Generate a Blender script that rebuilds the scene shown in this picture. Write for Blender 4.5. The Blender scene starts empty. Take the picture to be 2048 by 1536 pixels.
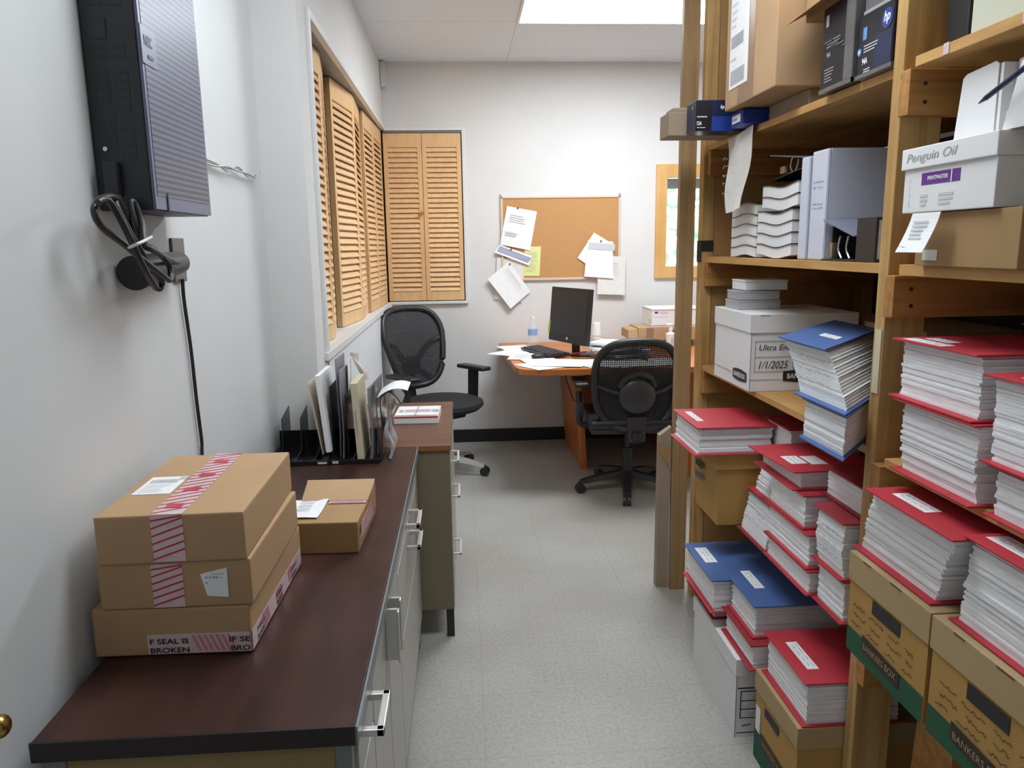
import bpy, bmesh, math, random
from mathutils import Vector, Matrix, Euler
random.seed(7)
R = math.radians
SC = bpy.context.scene
COL = SC.collection

# ---------------------------------------------------------------- camera, world, exposure
H = 1.43; FPX = 1495.0
pit, yaw, rol = R(10.45), R(3.63), R(-.85)
fwd = Vector((math.sin(yaw)*math.cos(pit), math.cos(yaw)*math.cos(pit), -math.sin(pit)))
rt0 = Vector((math.cos(yaw), -math.sin(yaw), 0)); up0 = rt0.cross(fwd)
rt = math.cos(rol)*rt0 + math.sin(rol)*up0
up = -math.sin(rol)*rt0 + math.cos(rol)*up0
cam_d = bpy.data.cameras.new('camera'); cam = bpy.data.objects.new('camera', cam_d); COL.objects.link(cam)
cam.matrix_world = Matrix(((rt.x, up.x, -fwd.x, 0), (rt.y, up.y, -fwd.y, 0), (rt.z, up.z, -fwd.z, H), (0, 0, 0, 1)))
cam_d.sensor_width = 36; cam_d.lens = FPX/2048*36; cam_d.clip_start = .05
SC.camera = cam
w = bpy.data.worlds.new('sky'); SC.world = w; w.use_nodes = True
w.node_tree.nodes['Background'].inputs[0].default_value = (.80, .93, 1, 1)
w.node_tree.nodes['Background'].inputs[1].default_value = 7.0
SC.view_settings.view_transform = 'Standard'; SC.view_settings.look = 'None'
SC.view_settings.gamma = 1; SC.view_settings.use_curve_mapping = False
SC.view_settings.exposure = 0.0
LIGHT_MAIN = 27.0      # ceiling light over the desk end
LIGHT_MID = 14.0       # ceiling light over the middle of the aisle
LIGHT_FILL = 3.0       # unseen panel added behind the viewer as fill light

def at(x, y, ax, v):
    """point of a known plane seen at a picture position (2048x1536)"""
    d = fwd + (x-1024)/FPX*rt - (y-768)/FPX*up; o = Vector((0, 0, H)); t = (v-o[ax])/d[ax]
    return o + t*d

# ---------------------------------------------------------------- materials
MATS = {}
def base(name, rough=.6, metal=0, spec=.5):
    m = bpy.data.materials.new(name); m.use_nodes = True
    nt = m.node_tree; p = nt.nodes['Principled BSDF']
    p.inputs['Roughness'].default_value = rough; p.inputs['Metallic'].default_value = metal
    p.inputs['Specular IOR Level'].default_value = spec
    return m, nt, p
def c4(c): return (c[0], c[1], c[2], 1)
def srgb(r, g, b):
    f = lambda v: (v/255/12.92) if v/255 <= .04045 else ((v/255+.055)/1.055)**2.4
    return (f(r), f(g), f(b))
def M(name, col=None, rough=.6, metal=0, var=.0, scale=(6, 6, 6), bump=0, spec=.5, col2=None):
    if name in MATS: return MATS[name]
    m, nt, p = base(name, rough, metal, spec); MATS[name] = m
    N, L = nt.nodes, nt.links
    p.inputs['Base Color'].default_value = c4(col)
    if var or col2 or bump:
        tc = N.new('ShaderNodeTexCoord'); mp = N.new('ShaderNodeMapping'); mp.inputs['Scale'].default_value = scale
        no = N.new('ShaderNodeTexNoise'); no.inputs['Scale'].default_value = 1; no.inputs['Detail'].default_value = 5
        L.new(tc.outputs['Object'], mp.inputs[0]); L.new(mp.outputs[0], no.inputs['Vector'])
        cr = N.new('ShaderNodeValToRGB')
        a = [max(0, c*(1-var)) for c in col]; b = [min(1, c*(1+var)) for c in col] if not col2 else col2
        cr.color_ramp.elements[0].position = .32; cr.color_ramp.elements[1].position = .68
        cr.color_ramp.elements[0].color = c4(a); cr.color_ramp.elements[1].color = c4(b)
        L.new(no.outputs['Fac'], cr.inputs[0]); L.new(cr.outputs[0], p.inputs['Base Color'])
        if bump:
            bp = N.new('ShaderNodeBump'); bp.inputs['Strength'].default_value = bump; bp.inputs['Distance'].default_value = .004
            L.new(no.outputs['Fac'], bp.inputs['Height']); L.new(bp.outputs[0], p.inputs['Normal'])
    return m
def wood(name, c1, c2, axis='z', rough=.55, freq=70, spec=.4):
    if name in MATS: return MATS[name]
    m, nt, p = base(name, rough, 0, spec); MATS[name] = m; N, L = nt.nodes, nt.links
    tc = N.new('ShaderNodeTexCoord'); mp = N.new('ShaderNodeMapping')
    s = {'x': (2.0, freq, freq), 'y': (freq, 2.0, freq), 'z': (freq, freq, 2.0)}[axis]
    mp.inputs['Scale'].default_value = s
    n1 = N.new('ShaderNodeTexNoise'); n1.inputs['Scale'].default_value = 1; n1.inputs['Detail'].default_value = 4; n1.inputs['Distortion'].default_value = .6
    n2 = N.new('ShaderNodeTexNoise'); n2.inputs['Scale'].default_value = 5; n2.inputs['Detail'].default_value = 3
    L.new(tc.outputs['Object'], mp.inputs[0]); L.new(mp.outputs[0], n1.inputs['Vector']); L.new(tc.outputs['Object'], n2.inputs['Vector'])
    mx = N.new('ShaderNodeMath'); mx.operation = 'MULTIPLY_ADD'; mx.inputs[1].default_value = .6
    md = N.new('ShaderNodeMath'); md.operation = 'MULTIPLY'; md.inputs[1].default_value = .4
    L.new(n2.outputs['Fac'], md.inputs[0]); L.new(n1.outputs['Fac'], mx.inputs[0]); L.new(md.outputs[0], mx.inputs[2])
    cr = N.new('ShaderNodeValToRGB'); cr.color_ramp.elements[0].position = .36; cr.color_ramp.elements[1].position = .64
    cr.color_ramp.elements[0].color = c4(c1); cr.color_ramp.elements[1].color = c4(c2)
    L.new(mx.outputs[0], cr.inputs[0]); L.new(cr.outputs[0], p.inputs['Base Color'])
    return m
def math_node(nt, op, a, b=None):
    n = nt.nodes.new('ShaderNodeMath'); n.operation = op
    for i, v in enumerate((a, b)):
        if v is None: continue
        if isinstance(v, (int, float)): n.inputs[i].default_value = v
        else: nt.links.new(v, n.inputs[i])
    return n.outputs[0]
def grid_mat(name, col, line, ax1, p1, o1, w1, ax2, p2, o2, w2, mode='MAXIMUM', rough=.5, var=.05, vscale=40, col2=None, spec=.5, bigvar=0):
    """two families of lines (mode MAXIMUM) or their crossings (MINIMUM) over a speckled ground, in metres of object space"""
    m, nt, p = base(name, rough, 0, spec); MATS[name] = m; N, L = nt.nodes, nt.links
    tc = N.new('ShaderNodeTexCoord'); sp = N.new('ShaderNodeSeparateXYZ'); L.new(tc.outputs['Object'], sp.inputs[0])
    def lines(ax, per, off, wid):
        v = math_node(nt, 'FRACT', math_node(nt, 'DIVIDE', math_node(nt, 'SUBTRACT', sp.outputs[ax], off-wid/2), per))
        return math_node(nt, 'LESS_THAN', v, wid/per)
    msk = math_node(nt, mode, lines(ax1, p1, o1, w1), lines(ax2, p2, o2, w2))
    no = N.new('ShaderNodeTexNoise'); no.inputs['Scale'].default_value = vscale; no.inputs['Detail'].default_value = 6; no.inputs['Roughness'].default_value = .7
    L.new(tc.outputs['Object'], no.inputs['Vector'])
    cr = N.new('ShaderNodeValToRGB'); cr.color_ramp.elements[0].position = .38; cr.color_ramp.elements[1].position = .6
    cr.color_ramp.elements[0].color = c4([c*(1-var) for c in col]); cr.color_ramp.elements[1].color = c4(col2 or [min(1, c*(1+var)) for c in col])
    L.new(no.outputs['Fac'], cr.inputs[0])
    src = cr.outputs[0]
    if bigvar:
        n2 = N.new('ShaderNodeTexNoise'); n2.inputs['Scale'].default_value = 1.7; n2.inputs['Detail'].default_value = 3
        L.new(tc.outputs['Object'], n2.inputs['Vector'])
        m2 = N.new('ShaderNodeMix'); m2.data_type = 'RGBA'; m2.blend_type = 'MULTIPLY'
        m2.inputs[0].default_value = 1
        c2_ = N.new('ShaderNodeValToRGB'); c2_.color_ramp.elements[0].position = .35; c2_.color_ramp.elements[1].position = .65
        c2_.color_ramp.elements[0].color = (1-bigvar, 1-bigvar*1.15, 1-bigvar*1.4, 1); c2_.color_ramp.elements[1].color = (1, 1, 1, 1)
        L.new(n2.outputs['Fac'], c2_.inputs[0]); L.new(src, m2.inputs[6]); L.new(c2_.outputs[0], m2.inputs[7]); src = m2.outputs[2]
    mx = N.new('ShaderNodeMix'); mx.data_type = 'RGBA'
    L.new(msk, mx.inputs[0]); L.new(src, mx.inputs[6]); mx.inputs[7].default_value = c4(line)
    L.new(mx.outputs[2], p.inputs['Base Color'])
    return m
def emis(name, col, s):
    m = bpy.data.materials.new(name); m.use_nodes = True; nt = m.node_tree
    e = nt.nodes.new('ShaderNodeEmission'); e.inputs[0].default_value = c4(col); e.inputs[1].default_value = s
    nt.links.new(e.outputs[0], nt.nodes['Material Output'].inputs[0]); MATS[name] = m; return m
def clear(name, col, alpha, rough=.1, metal=0):
    m, nt, p = base(name, rough, metal); MATS[name] = m
    p.inputs['Base Color'].default_value = c4(col); p.inputs['Alpha'].default_value = alpha; return m

WALL = M('wall_paint', (.70, .69, .675), .8, var=.02, scale=(3, 3, 3), bump=.05)
WALLL = M('side_wall_paint', (.69, .70, .70), .55, var=.02, scale=(3, 3, 3), bump=.05)
TRIM = M('white_trim', (.72, .72, .715), .45)
FLOOR = grid_mat('vinyl_tile', (.375, .362, .332), (.30, .288, .262), 0, .3048, .03, .0022, 1, .3048, 1.896, .0022, rough=.38, var=.07, vscale=85, spec=.45, bigvar=.15, col2=(.44, .43, .40))
CEIL = grid_mat('ceiling_board', (.76, .81, .86), (.58, .58, .58), 0, 1.2192, .34, .005, 1, .61, 4.49, .005, rough=.85, var=.01, vscale=20)
BLACKRUB = M('black_rubber', (.012, .012, .014), .5)
PINE = wood('pine_upright', srgb(164, 124, 72), srgb(204, 166, 108), 'z', .55, 45)
PINEX = wood('pine_crosspiece', srgb(150, 100, 52), srgb(186, 136, 76), 'x', .55, 45)
PLY = wood('plywood_shelf', srgb(176, 128, 72), srgb(206, 162, 100), 'y', .5, 30)
DARKPLY = M('brown_backing', srgb(40, 27, 20), .8, var=.2)
LOUV = wood('louver_pine', srgb(216, 172, 120), srgb(232, 192, 142), 'z', .45, 30)
LOUVS = wood('louver_slat_pine', srgb(222, 180, 132), srgb(236, 198, 152), 'y', .45, 30)
OAK = wood('knotty_pine_frame', srgb(206, 158, 92), srgb(226, 182, 120), 'z', .4, 20)
CHERRY = wood('cherry_laminate', srgb(176, 98, 42), srgb(196, 118, 58), 'z', .4, 14)
CHERRYX = wood('cherry_laminate_top', srgb(178, 104, 50), srgb(198, 124, 66), 'x', .4, 14)
WALNUT = wood('walnut_laminate', srgb(50, 30, 26), srgb(76, 47, 41), 'y', .42, 12, spec=.28)
WALNUTE = M('dark_counter_edge', srgb(34, 22, 22), .45)
WALNUTL = wood('walnut_laminate_lighter', srgb(92, 62, 50), srgb(114, 80, 64), 'x', .4, 12)
OLIVE = M('olive_metal_side', srgb(118, 108, 86), .5, var=.04)
TANP = M('tan_metal_side', srgb(138, 116, 74), .5, var=.04)
GREYMET = M('pale_grey_metal', srgb(178, 174, 166), .38, var=.02)
GREYDARK = M('grey_metal_edge', srgb(120, 124, 126), .4, .2)
CHROME = M('brushed_chrome', (.72, .72, .70), .38, .8)
CARD = M('cardboard', srgb(180, 146, 108), .75, var=.05, scale=(8, 8, 8))
CARD2 = M('cardboard_dull', srgb(164, 130, 88), .75, var=.06, scale=(8, 8, 8))
CARD3 = M('cardboard_pale', srgb(176, 154, 118), .75, var=.05, scale=(8, 8, 8))
CARDG = M('cardboard_grey', srgb(150, 132, 112), .75, var=.05, scale=(8, 8, 8))
KRAFT = M('kraft_box', srgb(178, 138, 74), .75, var=.05, scale=(7, 7, 7))
KRAFTL = M('kraft_lid', srgb(176, 150, 110), .75, var=.05, scale=(7, 7, 7))
GREEN = M('dark_green_print', srgb(30, 84, 58), .7)
WHITECARD = M('white_card', (.78, .78, .78), .6, var=.02)
PAPER = M('white_paper', (.84, .84, .84), .7, var=.02, scale=(30, 30, 30))
PAPERG = M('off_white_paper', (.74, .72, .68), .7, var=.04, scale=(30, 30, 30))
PAGES = M('page_edges', (.85, .85, .86), .8, var=.07, scale=(20, 20, 260))
YELLOW = M('yellow_note', srgb(224, 226, 150), .7)
CREAM = M('cream_board', srgb(206, 194, 166), .7, var=.04)
RED = M('red_pressboard', srgb(186, 52, 64), .55, var=.07, scale=(9, 9, 9))
REDD = M('dark_red_pressboard', srgb(150, 40, 48), .6, var=.07, scale=(9, 9, 9))
BLUE = M('blue_pressboard', srgb(74, 102, 156), .55, var=.07, scale=(9, 9, 9))
INK = M('black_ink', (.02, .02, .025), .6)
INKG = M('grey_print', (.36, .36, .38), .7)
INKL = M('pale_print', (.58, .59, .62), .7)
INKB = M('brown_marker', srgb(96, 66, 40), .7)
BARS = None
BLACKP = M('black_plastic', (.018, .018, .02), .4)
BLACKG = M('glossy_black_plastic', (.012, .012, .014), .15)
BLACKF = M('black_fabric', (.014, .015, .018), .85, var=.15, scale=(200, 200, 200))
SCREEN = M('dark_screen', (.028, .028, .03), .3)
GREYP = M('grey_plastic', (.035, .035, .04), .35)
CORK = M('cork', srgb(190, 142, 92), .85, var=.06, scale=(120, 120, 120), bump=.2)
FRAMEP = M('pale_frame', srgb(214, 192, 172), .5)
TAPE = M('clear_packing_tape', srgb(150, 118, 92), .25)
TAPEW = M('pink_white_tape', srgb(214, 190, 192), .25, var=.05, scale=(60, 60, 60))
TAPER = M('red_tape_print', srgb(190, 36, 60), .3)
PURPLE = M('purple_print', srgb(104, 46, 140), .5)
HPBLUE = M('blue_print', srgb(34, 60, 140), .35)
HPDARK = M('dark_carton', srgb(26, 26, 34), .3, var=.1)
HPNAVY = M('navy_carton', srgb(22, 34, 72), .35, var=.15)
HPL = M('light_blue_print', srgb(90, 140, 196), .35)
SHRINK = M('grey_shrink_wrap', srgb(96, 94, 92), .2, var=.2, scale=(14, 14, 14))
POSTRED = M('postal_red', srgb(196, 60, 60), .5)
SILVER = M('silver_trim', (.55, .57, .6), .35, .7)
GREENY = M('yellow_green_paper', srgb(176, 200, 110), .6)
LILAC = M('plum_leaves', srgb(70, 36, 70), .7)
BROWNV = M('dark_wicker', srgb(74, 58, 58), .7, var=.3, scale=(60, 60, 60))
LEAF = M('green_leaves', srgb(160, 200, 160), .8, var=.3, scale=(5, 5, 5))
MESHW = clear('clear_bottle_plastic', (.85, .9, .95), .22, .06)
TRANS = clear('frosted_plastic', (.7, .7, .72), .55, .35)
SMOKE = clear('smoky_plastic', (.02, .02, .022), .82, .18)
BAGP = clear('grey_plastic_bag', (.22, .22, .23), .72, .18)
GLASS = clear('pane_glass', (.8, .95, .9), .06, .03)
LAMP = emis('lamp_diffuser', (.875, .94, 1), LIGHT_MAIN)
LAMP_FILL = emis('fill_diffuser', (.875, .94, 1), LIGHT_FILL); LAMP3 = emis('lamp_diffuser_mid', (.875, .94, 1), LIGHT_MID)
# woven mesh of the chairs: holes let the light through
def mesh_fabric():
    m, nt, p = base('chair_mesh', .7, 0, .3); MATS['chair_mesh'] = m
    p.inputs['Base Color'].default_value = (.02, .02, .022, 1)
    tc = nt.nodes.new('ShaderNodeTexCoord'); sp = nt.nodes.new('ShaderNodeSeparateXYZ'); nt.links.new(tc.outputs['Object'], sp.inputs[0])
    def ln(o, per, wd): return math_node(nt, 'LESS_THAN', math_node(nt, 'FRACT', math_node(nt, 'DIVIDE', o, per)), wd)
    k = math_node(nt, 'MAXIMUM', ln(sp.outputs[0], .011, .30), ln(sp.outputs[2], .011, .30))
    a = math_node(nt, 'MAXIMUM', k, .60); nt.links.new(a, p.inputs['Alpha']); return m
CMESH = mesh_fabric()

# ---------------------------------------------------------------- mesh builder
class B:
    def __init__(s): s.bm = bmesh.new(); s.mats = []
    def mi(s, m):
        if m not in s.mats: s.mats.append(m)
        return s.mats.index(m)
    def _join(s, t, m, mat=None):
        i = s.mi(m)
        if mat is not None: bmesh.ops.transform(t, matrix=mat, verts=t.verts)
        for f in t.faces: f.material_index = i
        me = bpy.data.meshes.new('t'); t.to_mesh(me); t.free(); s.bm.from_mesh(me); bpy.data.meshes.remove(me)
    def box(s, x0, x1, y0, y1, z0, z1, m, bev=0, mat=None, seg=2):
        t = bmesh.new(); bmesh.ops.create_cube(t, size=1)
        for v in t.verts: v.co = Vector(((x0+x1)/2+v.co.x*(x1-x0), (y0+y1)/2+v.co.y*(y1-y0), (z0+z1)/2+v.co.z*(z1-z0)))
        if bev: bmesh.ops.bevel(t, geom=t.edges[:], offset=bev, segments=seg, profile=.6, affect='EDGES')
        s._join(t, m, mat); return s
    def hexa(s, pts, m):
        """8 points: bottom four counter-clockwise, then top four"""
        t = bmesh.new(); v = [t.verts.new(p) for p in pts]
        for f in ((3, 2, 1, 0), (4, 5, 6, 7), (0, 1, 5, 4), (1, 2, 6, 5), (2, 3, 7, 6), (3, 0, 4, 7)): t.faces.new([v[i] for i in f])
        bmesh.ops.recalc_face_normals(t, faces=t.faces); s._join(t, m); return s
    def cyl(s, p0, p1, r0, m, r1=None, seg=20):
        p0, p1 = Vector(p0), Vector(p1); r1 = r0 if r1 is None else r1
        t = bmesh.new(); bmesh.ops.create_cone(t, cap_ends=True, segments=seg, radius1=r0, radius2=r1, depth=(p1-p0).length)
        q = (p1-p0).to_track_quat('Z', 'Y').to_matrix().to_4x4(); s._join(t, m, Matrix.Translation((p0+p1)/2) @ q); return s
    def ball(s, c, r, m, sc=(1, 1, 1), seg=16):
        t = bmesh.new(); bmesh.ops.create_uvsphere(t, u_segments=seg, v_segments=seg//2+2, radius=r)
        s._join(t, m, Matrix.Translation(c) @ Matrix.Diagonal((*sc, 1))); return s
    def prism(s, poly, axis, a0, a1, m):
        """polygon extruded along an axis; poly holds the other two coordinates in x,y,z order"""
        t = bmesh.new()
        def P(p, a): return {'x': (a, p[0], p[1]), 'y': (p[0], a, p[1]), 'z': (p[0], p[1], a)}[axis]
        lo = [t.verts.new(P(p, a0)) for p in poly]; hi = [t.verts.new(P(p, a1)) for p in poly]
        t.faces.new(lo); t.faces.new(hi[::-1]); n = len(poly)
        for i in range(n): t.faces.new((lo[i], hi[i], hi[(i+1) % n], lo[(i+1) % n]))
        bmesh.ops.recalc_face_normals(t, faces=t.faces); s._join(t, m); return s
    def sheet(s, grid, th, m):
        """grid[i][j] of points, given a thickness"""
        t = bmesh.new(); V = [[t.verts.new(p) for p in row] for row in grid]
        for i in range(len(grid)-1):
            for j in range(len(grid[0])-1): t.faces.new((V[i][j], V[i+1][j], V[i+1][j+1], V[i][j+1]))
        bmesh.ops.recalc_face_normals(t, faces=t.faces); t.normal_update()
        bmesh.ops.solidify(t, geom=t.faces[:], thickness=th)
        s._join(t, m); return s
    def tube(s, pts, r, m, seg=10, closed=False):
        pts = [Vector(p) for p in pts]; n = len(pts); t = bmesh.new(); rings = []
        for i, p in enumerate(pts):
            a = pts[(i-1) % n] if (closed or i) else p; b = pts[(i+1) % n] if (closed or i < n-1) else p
            d = (b-a).normalized(); u = d.cross(Vector((.31, .17, 1)))
            if u.length < 1e-3: u = d.cross(Vector((1, 0, 0)))
            u.normalize(); w_ = d.cross(u); rr = r[i] if isinstance(r, (list, tuple)) else r
            rings.append([t.verts.new(p+rr*(math.cos(2*math.pi*k/seg)*u+math.sin(2*math.pi*k/seg)*w_)) for k in range(seg)])
        for i in range(n if closed else n-1):
            A, Bb = rings[i], rings[(i+1) % n]
            for k in range(seg): t.faces.new((A[k], A[(k+1) % seg], Bb[(k+1) % seg], Bb[k]))
        if not closed: t.faces.new(rings[0][::-1]); t.faces.new(rings[-1])
        bmesh.ops.recalc_face_normals(t, faces=t.faces); s._join(t, m); return s
    def lathe(s, prof, c, m, seg=24):
        t = bmesh.new(); rings = []
        for r_, z in prof: rings.append([t.verts.new((c[0]+r_*math.cos(2*math.pi*k/seg), c[1]+r_*math.sin(2*math.pi*k/seg), c[2]+z)) for k in range(seg)])
        for A, Bb in zip(rings, rings[1:]):
            for k in range(seg): t.faces.new((A[k], A[(k+1) % seg], Bb[(k+1) % seg], Bb[k]))
        if prof[0][0] > 1e-4: t.faces.new(rings[0][::-1])
        if prof[-1][0] > 1e-4: t.faces.new(rings[-1])
        bmesh.ops.recalc_face_normals(t, faces=t.faces); s._join(t, m); return s
    def build(s, name, parent=None, smooth=False, **kw):
        me = bpy.data.meshes.new(name); s.bm.to_mesh(me); s.bm.free()
        for m in s.mats: me.materials.append(m)
        if smooth:
            for f in me.polygons: f.use_smooth = True
            try: me.set_sharp_from_angle(angle=R(42))
            except Exception: pass
        o = bpy.data.objects.new(name, me); COL.objects.link(o)
        if parent is not None: o.parent = parent
        for k, v in kw.items(): o[k] = v
        return o
def spline(pts, n=6, closed=False):
    P = [Vector(p) for p in pts]; out = []; N_ = len(P)
    for i in range(N_ if closed else N_-1):
        g = lambda k: P[k % N_] if closed else P[min(max(k, 0), N_-1)]
        p0, p1, p2, p3 = g(i-1), g(i), g(i+1), g(i+2)
        for k in range(n):
            t = k/n; out.append(.5*((2*p1)+(-p0+p2)*t+(2*p0-5*p1+4*p2-p3)*t*t+(-p0+3*p1-3*p2+p3)*t**3))
    if not closed: out.append(P[-1])
    return out
def thing(name, label, cat, loc=(0, 0, 0), rotz=0, group=None):
    o = bpy.data.objects.new(name, None); COL.objects.link(o); o.location = loc; o.rotation_euler = (0, 0, rotz)
    o.empty_display_size = .05; o['label'] = label; o['category'] = cat
    if group: o['group'] = group
    return o
def tag(o, label, cat, group=None):
    o['label'] = label; o['category'] = cat
    if group: o['group'] = group
    return o
def struct(b, name): return b.build(name, kind='structure')
def text(s, origin, right, upv, wd, ht, mat, parent, name='lettering', shear=0, bold=False, off=.0006):
    """lettering whose lower left corner is origin, fitted to wd x ht metres (parent space)"""
    cu = bpy.data.curves.new('c', 'FONT'); cu.body = s; cu.size = 1; cu.shear = shear; cu.resolution_u = 3
    if bold: cu.offset = .025
    o = bpy.data.objects.new('c', cu); COL.objects.link(o)
    dg = bpy.context.evaluated_depsgraph_get(); me = bpy.data.meshes.new_from_object(o.evaluated_get(dg))
    bpy.data.objects.remove(o); bpy.data.curves.remove(cu)
    xs = [v.co.x for v in me.vertices]; ys = [v.co.y for v in me.vertices]
    x0, x1, y0, y1 = min(xs), max(xs), min(ys), max(ys); right = Vector(right).normalized(); upv = Vector(upv).normalized(); n = right.cross(upv)
    for v in me.vertices:
        v.co = Vector(origin) + right*((v.co.x-x0)/(x1-x0)*wd) + upv*((v.co.y-y0)/(y1-y0)*ht) + n*off
    me.materials.clear(); me.materials.append(mat)
    for p in me.polygons: p.material_index = 0
    ob = bpy.data.objects.new(name, me); COL.objects.link(ob); ob.parent = parent
    return ob
def patch(b, origin, right, upv, wd, ht, mat, off=.0004, th=.0003):
    """thin printed patch lying on a face, added to builder b"""
    o = Vector(origin); r_ = Vector(right).normalized(); u = Vector(upv).normalized(); n = r_.cross(u)
    q = [o, o+r_*wd, o+r_*wd+u*ht, o+u*ht]
    b.hexa([p+n*off for p in q]+[p+n*(off+th) for p in q], mat)
def scrawl(b, origin, right, upv, wd, ht, mat, rows=1, off=.0007, seed=0, wline=.0012, words=3):
    """unreadable handwriting: short wavy pen strokes"""
    rn = random.Random(seed); o = Vector(origin); r_ = Vector(right).normalized(); u = Vector(upv).normalized(); n = r_.cross(u)
    for k in range(rows):
        y = ht*(1-(k+.75)/rows); x = wd*rn.uniform(0, .06); hh = ht/rows*.36
        while x < wd*.94:
            L_ = wd*rn.uniform(.12, .26); pts = []; q = x
            while q < min(x+L_, wd):
                pts.append((q, y+rn.uniform(-.2, 1)*hh)); q += hh*rn.uniform(.35, .7)
            for a, c in zip(pts, pts[1:]):
                A = o+r_*a[0]+u*a[1]+n*off; C = o+r_*c[0]+u*c[1]+n*off; d = (C-A)
                if d.length < 1e-6: continue
                s_ = d.normalized().cross(n)*wline/2
                b.hexa([A-s_, C-s_, C+s_, A+s_, A-s_+n*.0002, C-s_+n*.0002, C+s_+n*.0002, A+s_+n*.0002], mat)
            x += L_+wd*rn.uniform(.05, .1)
def lines(b, origin, right, upv, wd, ht, mat, rows=8, off=.0007, seed=0, fill=.35):
    """rows of small print as fine bars"""
    rn = random.Random(seed); o = Vector(origin); r_ = Vector(right).normalized(); u = Vector(upv).normalized()
    for k in range(rows):
        y = ht*(1-(k+.8)/rows); L_ = wd*rn.uniform(.55, 1)
        patch(b, o+u*y, r_, u, L_, ht/rows*fill, mat, off, .0002)
def barcode(b, origin, right, upv, wd, ht, mat, n_=16, off=.0007, seed=1):
    rn = random.Random(seed); x = 0; o = Vector(origin); r_ = Vector(right).normalized()
    while x < wd:
        q = wd/n_*rn.choice((.25, .4, .7)); patch(b, o+r_*x, r_, upv, min(q, wd-x), ht, mat, off, .0002); x += q+wd/n_*rn.choice((.25, .4))
XP, XM, YP, YM, ZP, ZM = (1, 0, 0), (-1, 0, 0), (0, 1, 0), (0, -1, 0), (0, 0, 1), (0, 0, -1)

# ================================================================ SETTING
CH = 2.67
struct(B().box(-2.1, 3.3, -1.6, 7.0, -.1, 0, FLOOR), 'floor')
cb = B()
cb.box(-2.1, 3.3, -1.6, 7.0, CH, CH+.1, CEIL); struct(cb, 'ceiling')
struct(B().box(-.80, -.66, -1.6, 2.64, 0, CH, WALLL), 'wall_left')
b = B()
b.box(-.80, -.52, 2.64, 2.83, 0, CH, WALL)
b.box(-.64, -.52, 2.83, 5.42, 0, 1.03, WALL); b.box(-.64, -.52, 2.83, 5.42, 2.24, CH, WALL)
struct(b, 'wall_left_opening')
b = B()
b.box(-.64, .02, 5.42, 5.54, 0, 1.03, WALL); b.box(-.64, .02, 5.42, 5.54, 2.24, CH, WALL)
b.box(.02, 1.47, 5.42, 5.54, 0, CH, WALL); b.box(1.47, 1.93, 5.42, 5.54, 0, 1.265, WALL); b.box(1.47, 1.93, 5.42, 5.54, 1.90, CH, WALL)
b.box(1.93, 3.3, 5.42, 5.54, 0, CH, WALL)
struct(b, 'wall_back')
struct(B().box(1.62, 1.74, -1.6, 2.98, 0, CH, WALL), 'wall_right')
b = B(); b.box(1.74, 3.3, 2.86, 2.98, 0, CH, WALL); b.box(3.18, 3.3, 2.98, 5.42, 0, CH, WALL); struct(b, 'wall_right_far')
struct(B().box(-.80, 1.74, -1.72, -1.6, 0, CH, WALL), 'wall_front')
b = B(); b.box(-2.1, -2.0, 2.64, 7, 0, CH, WALL); b.box(-2.1, .6, 6.9, 7.0, 0, CH, WALL); b.box(.5, .6, 5.54, 6.9, 0, CH, WALL); b.box(-2.1, -.80, 2.60, 2.70, 0, CH, WALL)
struct(b, 'wall_beyond')
b = B(); b.box(.02, .70, 5.404, 5.42, 0, .095, BLACKRUB, .003); b.box(.70, 3.178, 5.404, 5.42, 0, .095, BLACKRUB); b.box(-.52, .02, 5.404, 5.42, 0, .095, BLACKRUB); struct(b, 'baseboard_back')
# metal frames of the two shuttered openings
b = B()
b.box(-.535, -.507, 2.815, 2.845, 1.03, 2.255, TRIM, .003)
b.box(-.535, -.507, 2.845, 5.42, 2.225, 2.255, TRIM, .003); b.box(-.66, -.535, 2.845, 5.42, 2.224, 2.24, GREYDARK)
b.box(-.66, -.53, 2.83, 5.44, 1.03, 1.045, TRIM); b.box(-.53, -.505, 2.80, 5.40, 1.018, 1.05, TRIM, .003)
struct(b, 'trim_1')
b = B()
b.box(-.52, .02, 5.395, 5.45, 1.03, 1.050, TRIM, .003); b.box(.018, .040, 5.40, 5.45, 1.03, 2.245, TRIM, .003)
b.box(-.52, .018, 5.40, 5.45, 2.222, 2.245, TRIM, .003)
b.box(-.52, .018, 5.41, 5.45, 2.208, 2.222, GREYDARK)
struct(b, 'trim_2')
struct(B().box(-.66, -.515, 2.628, 2.64, 0, CH, WALL), 'trim_3')
struct(B().box(-.520, -.514, 2.86, 4.50, .02, 1.015, M('white_board_panel', (.74, .76, .77), .5), .001), 'trim_5')
b = B(); b.box(-.518, -.485, 5.36, 5.42, 2.50, 2.66, WALL, .003); struct(b, 'trim_4')

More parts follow.
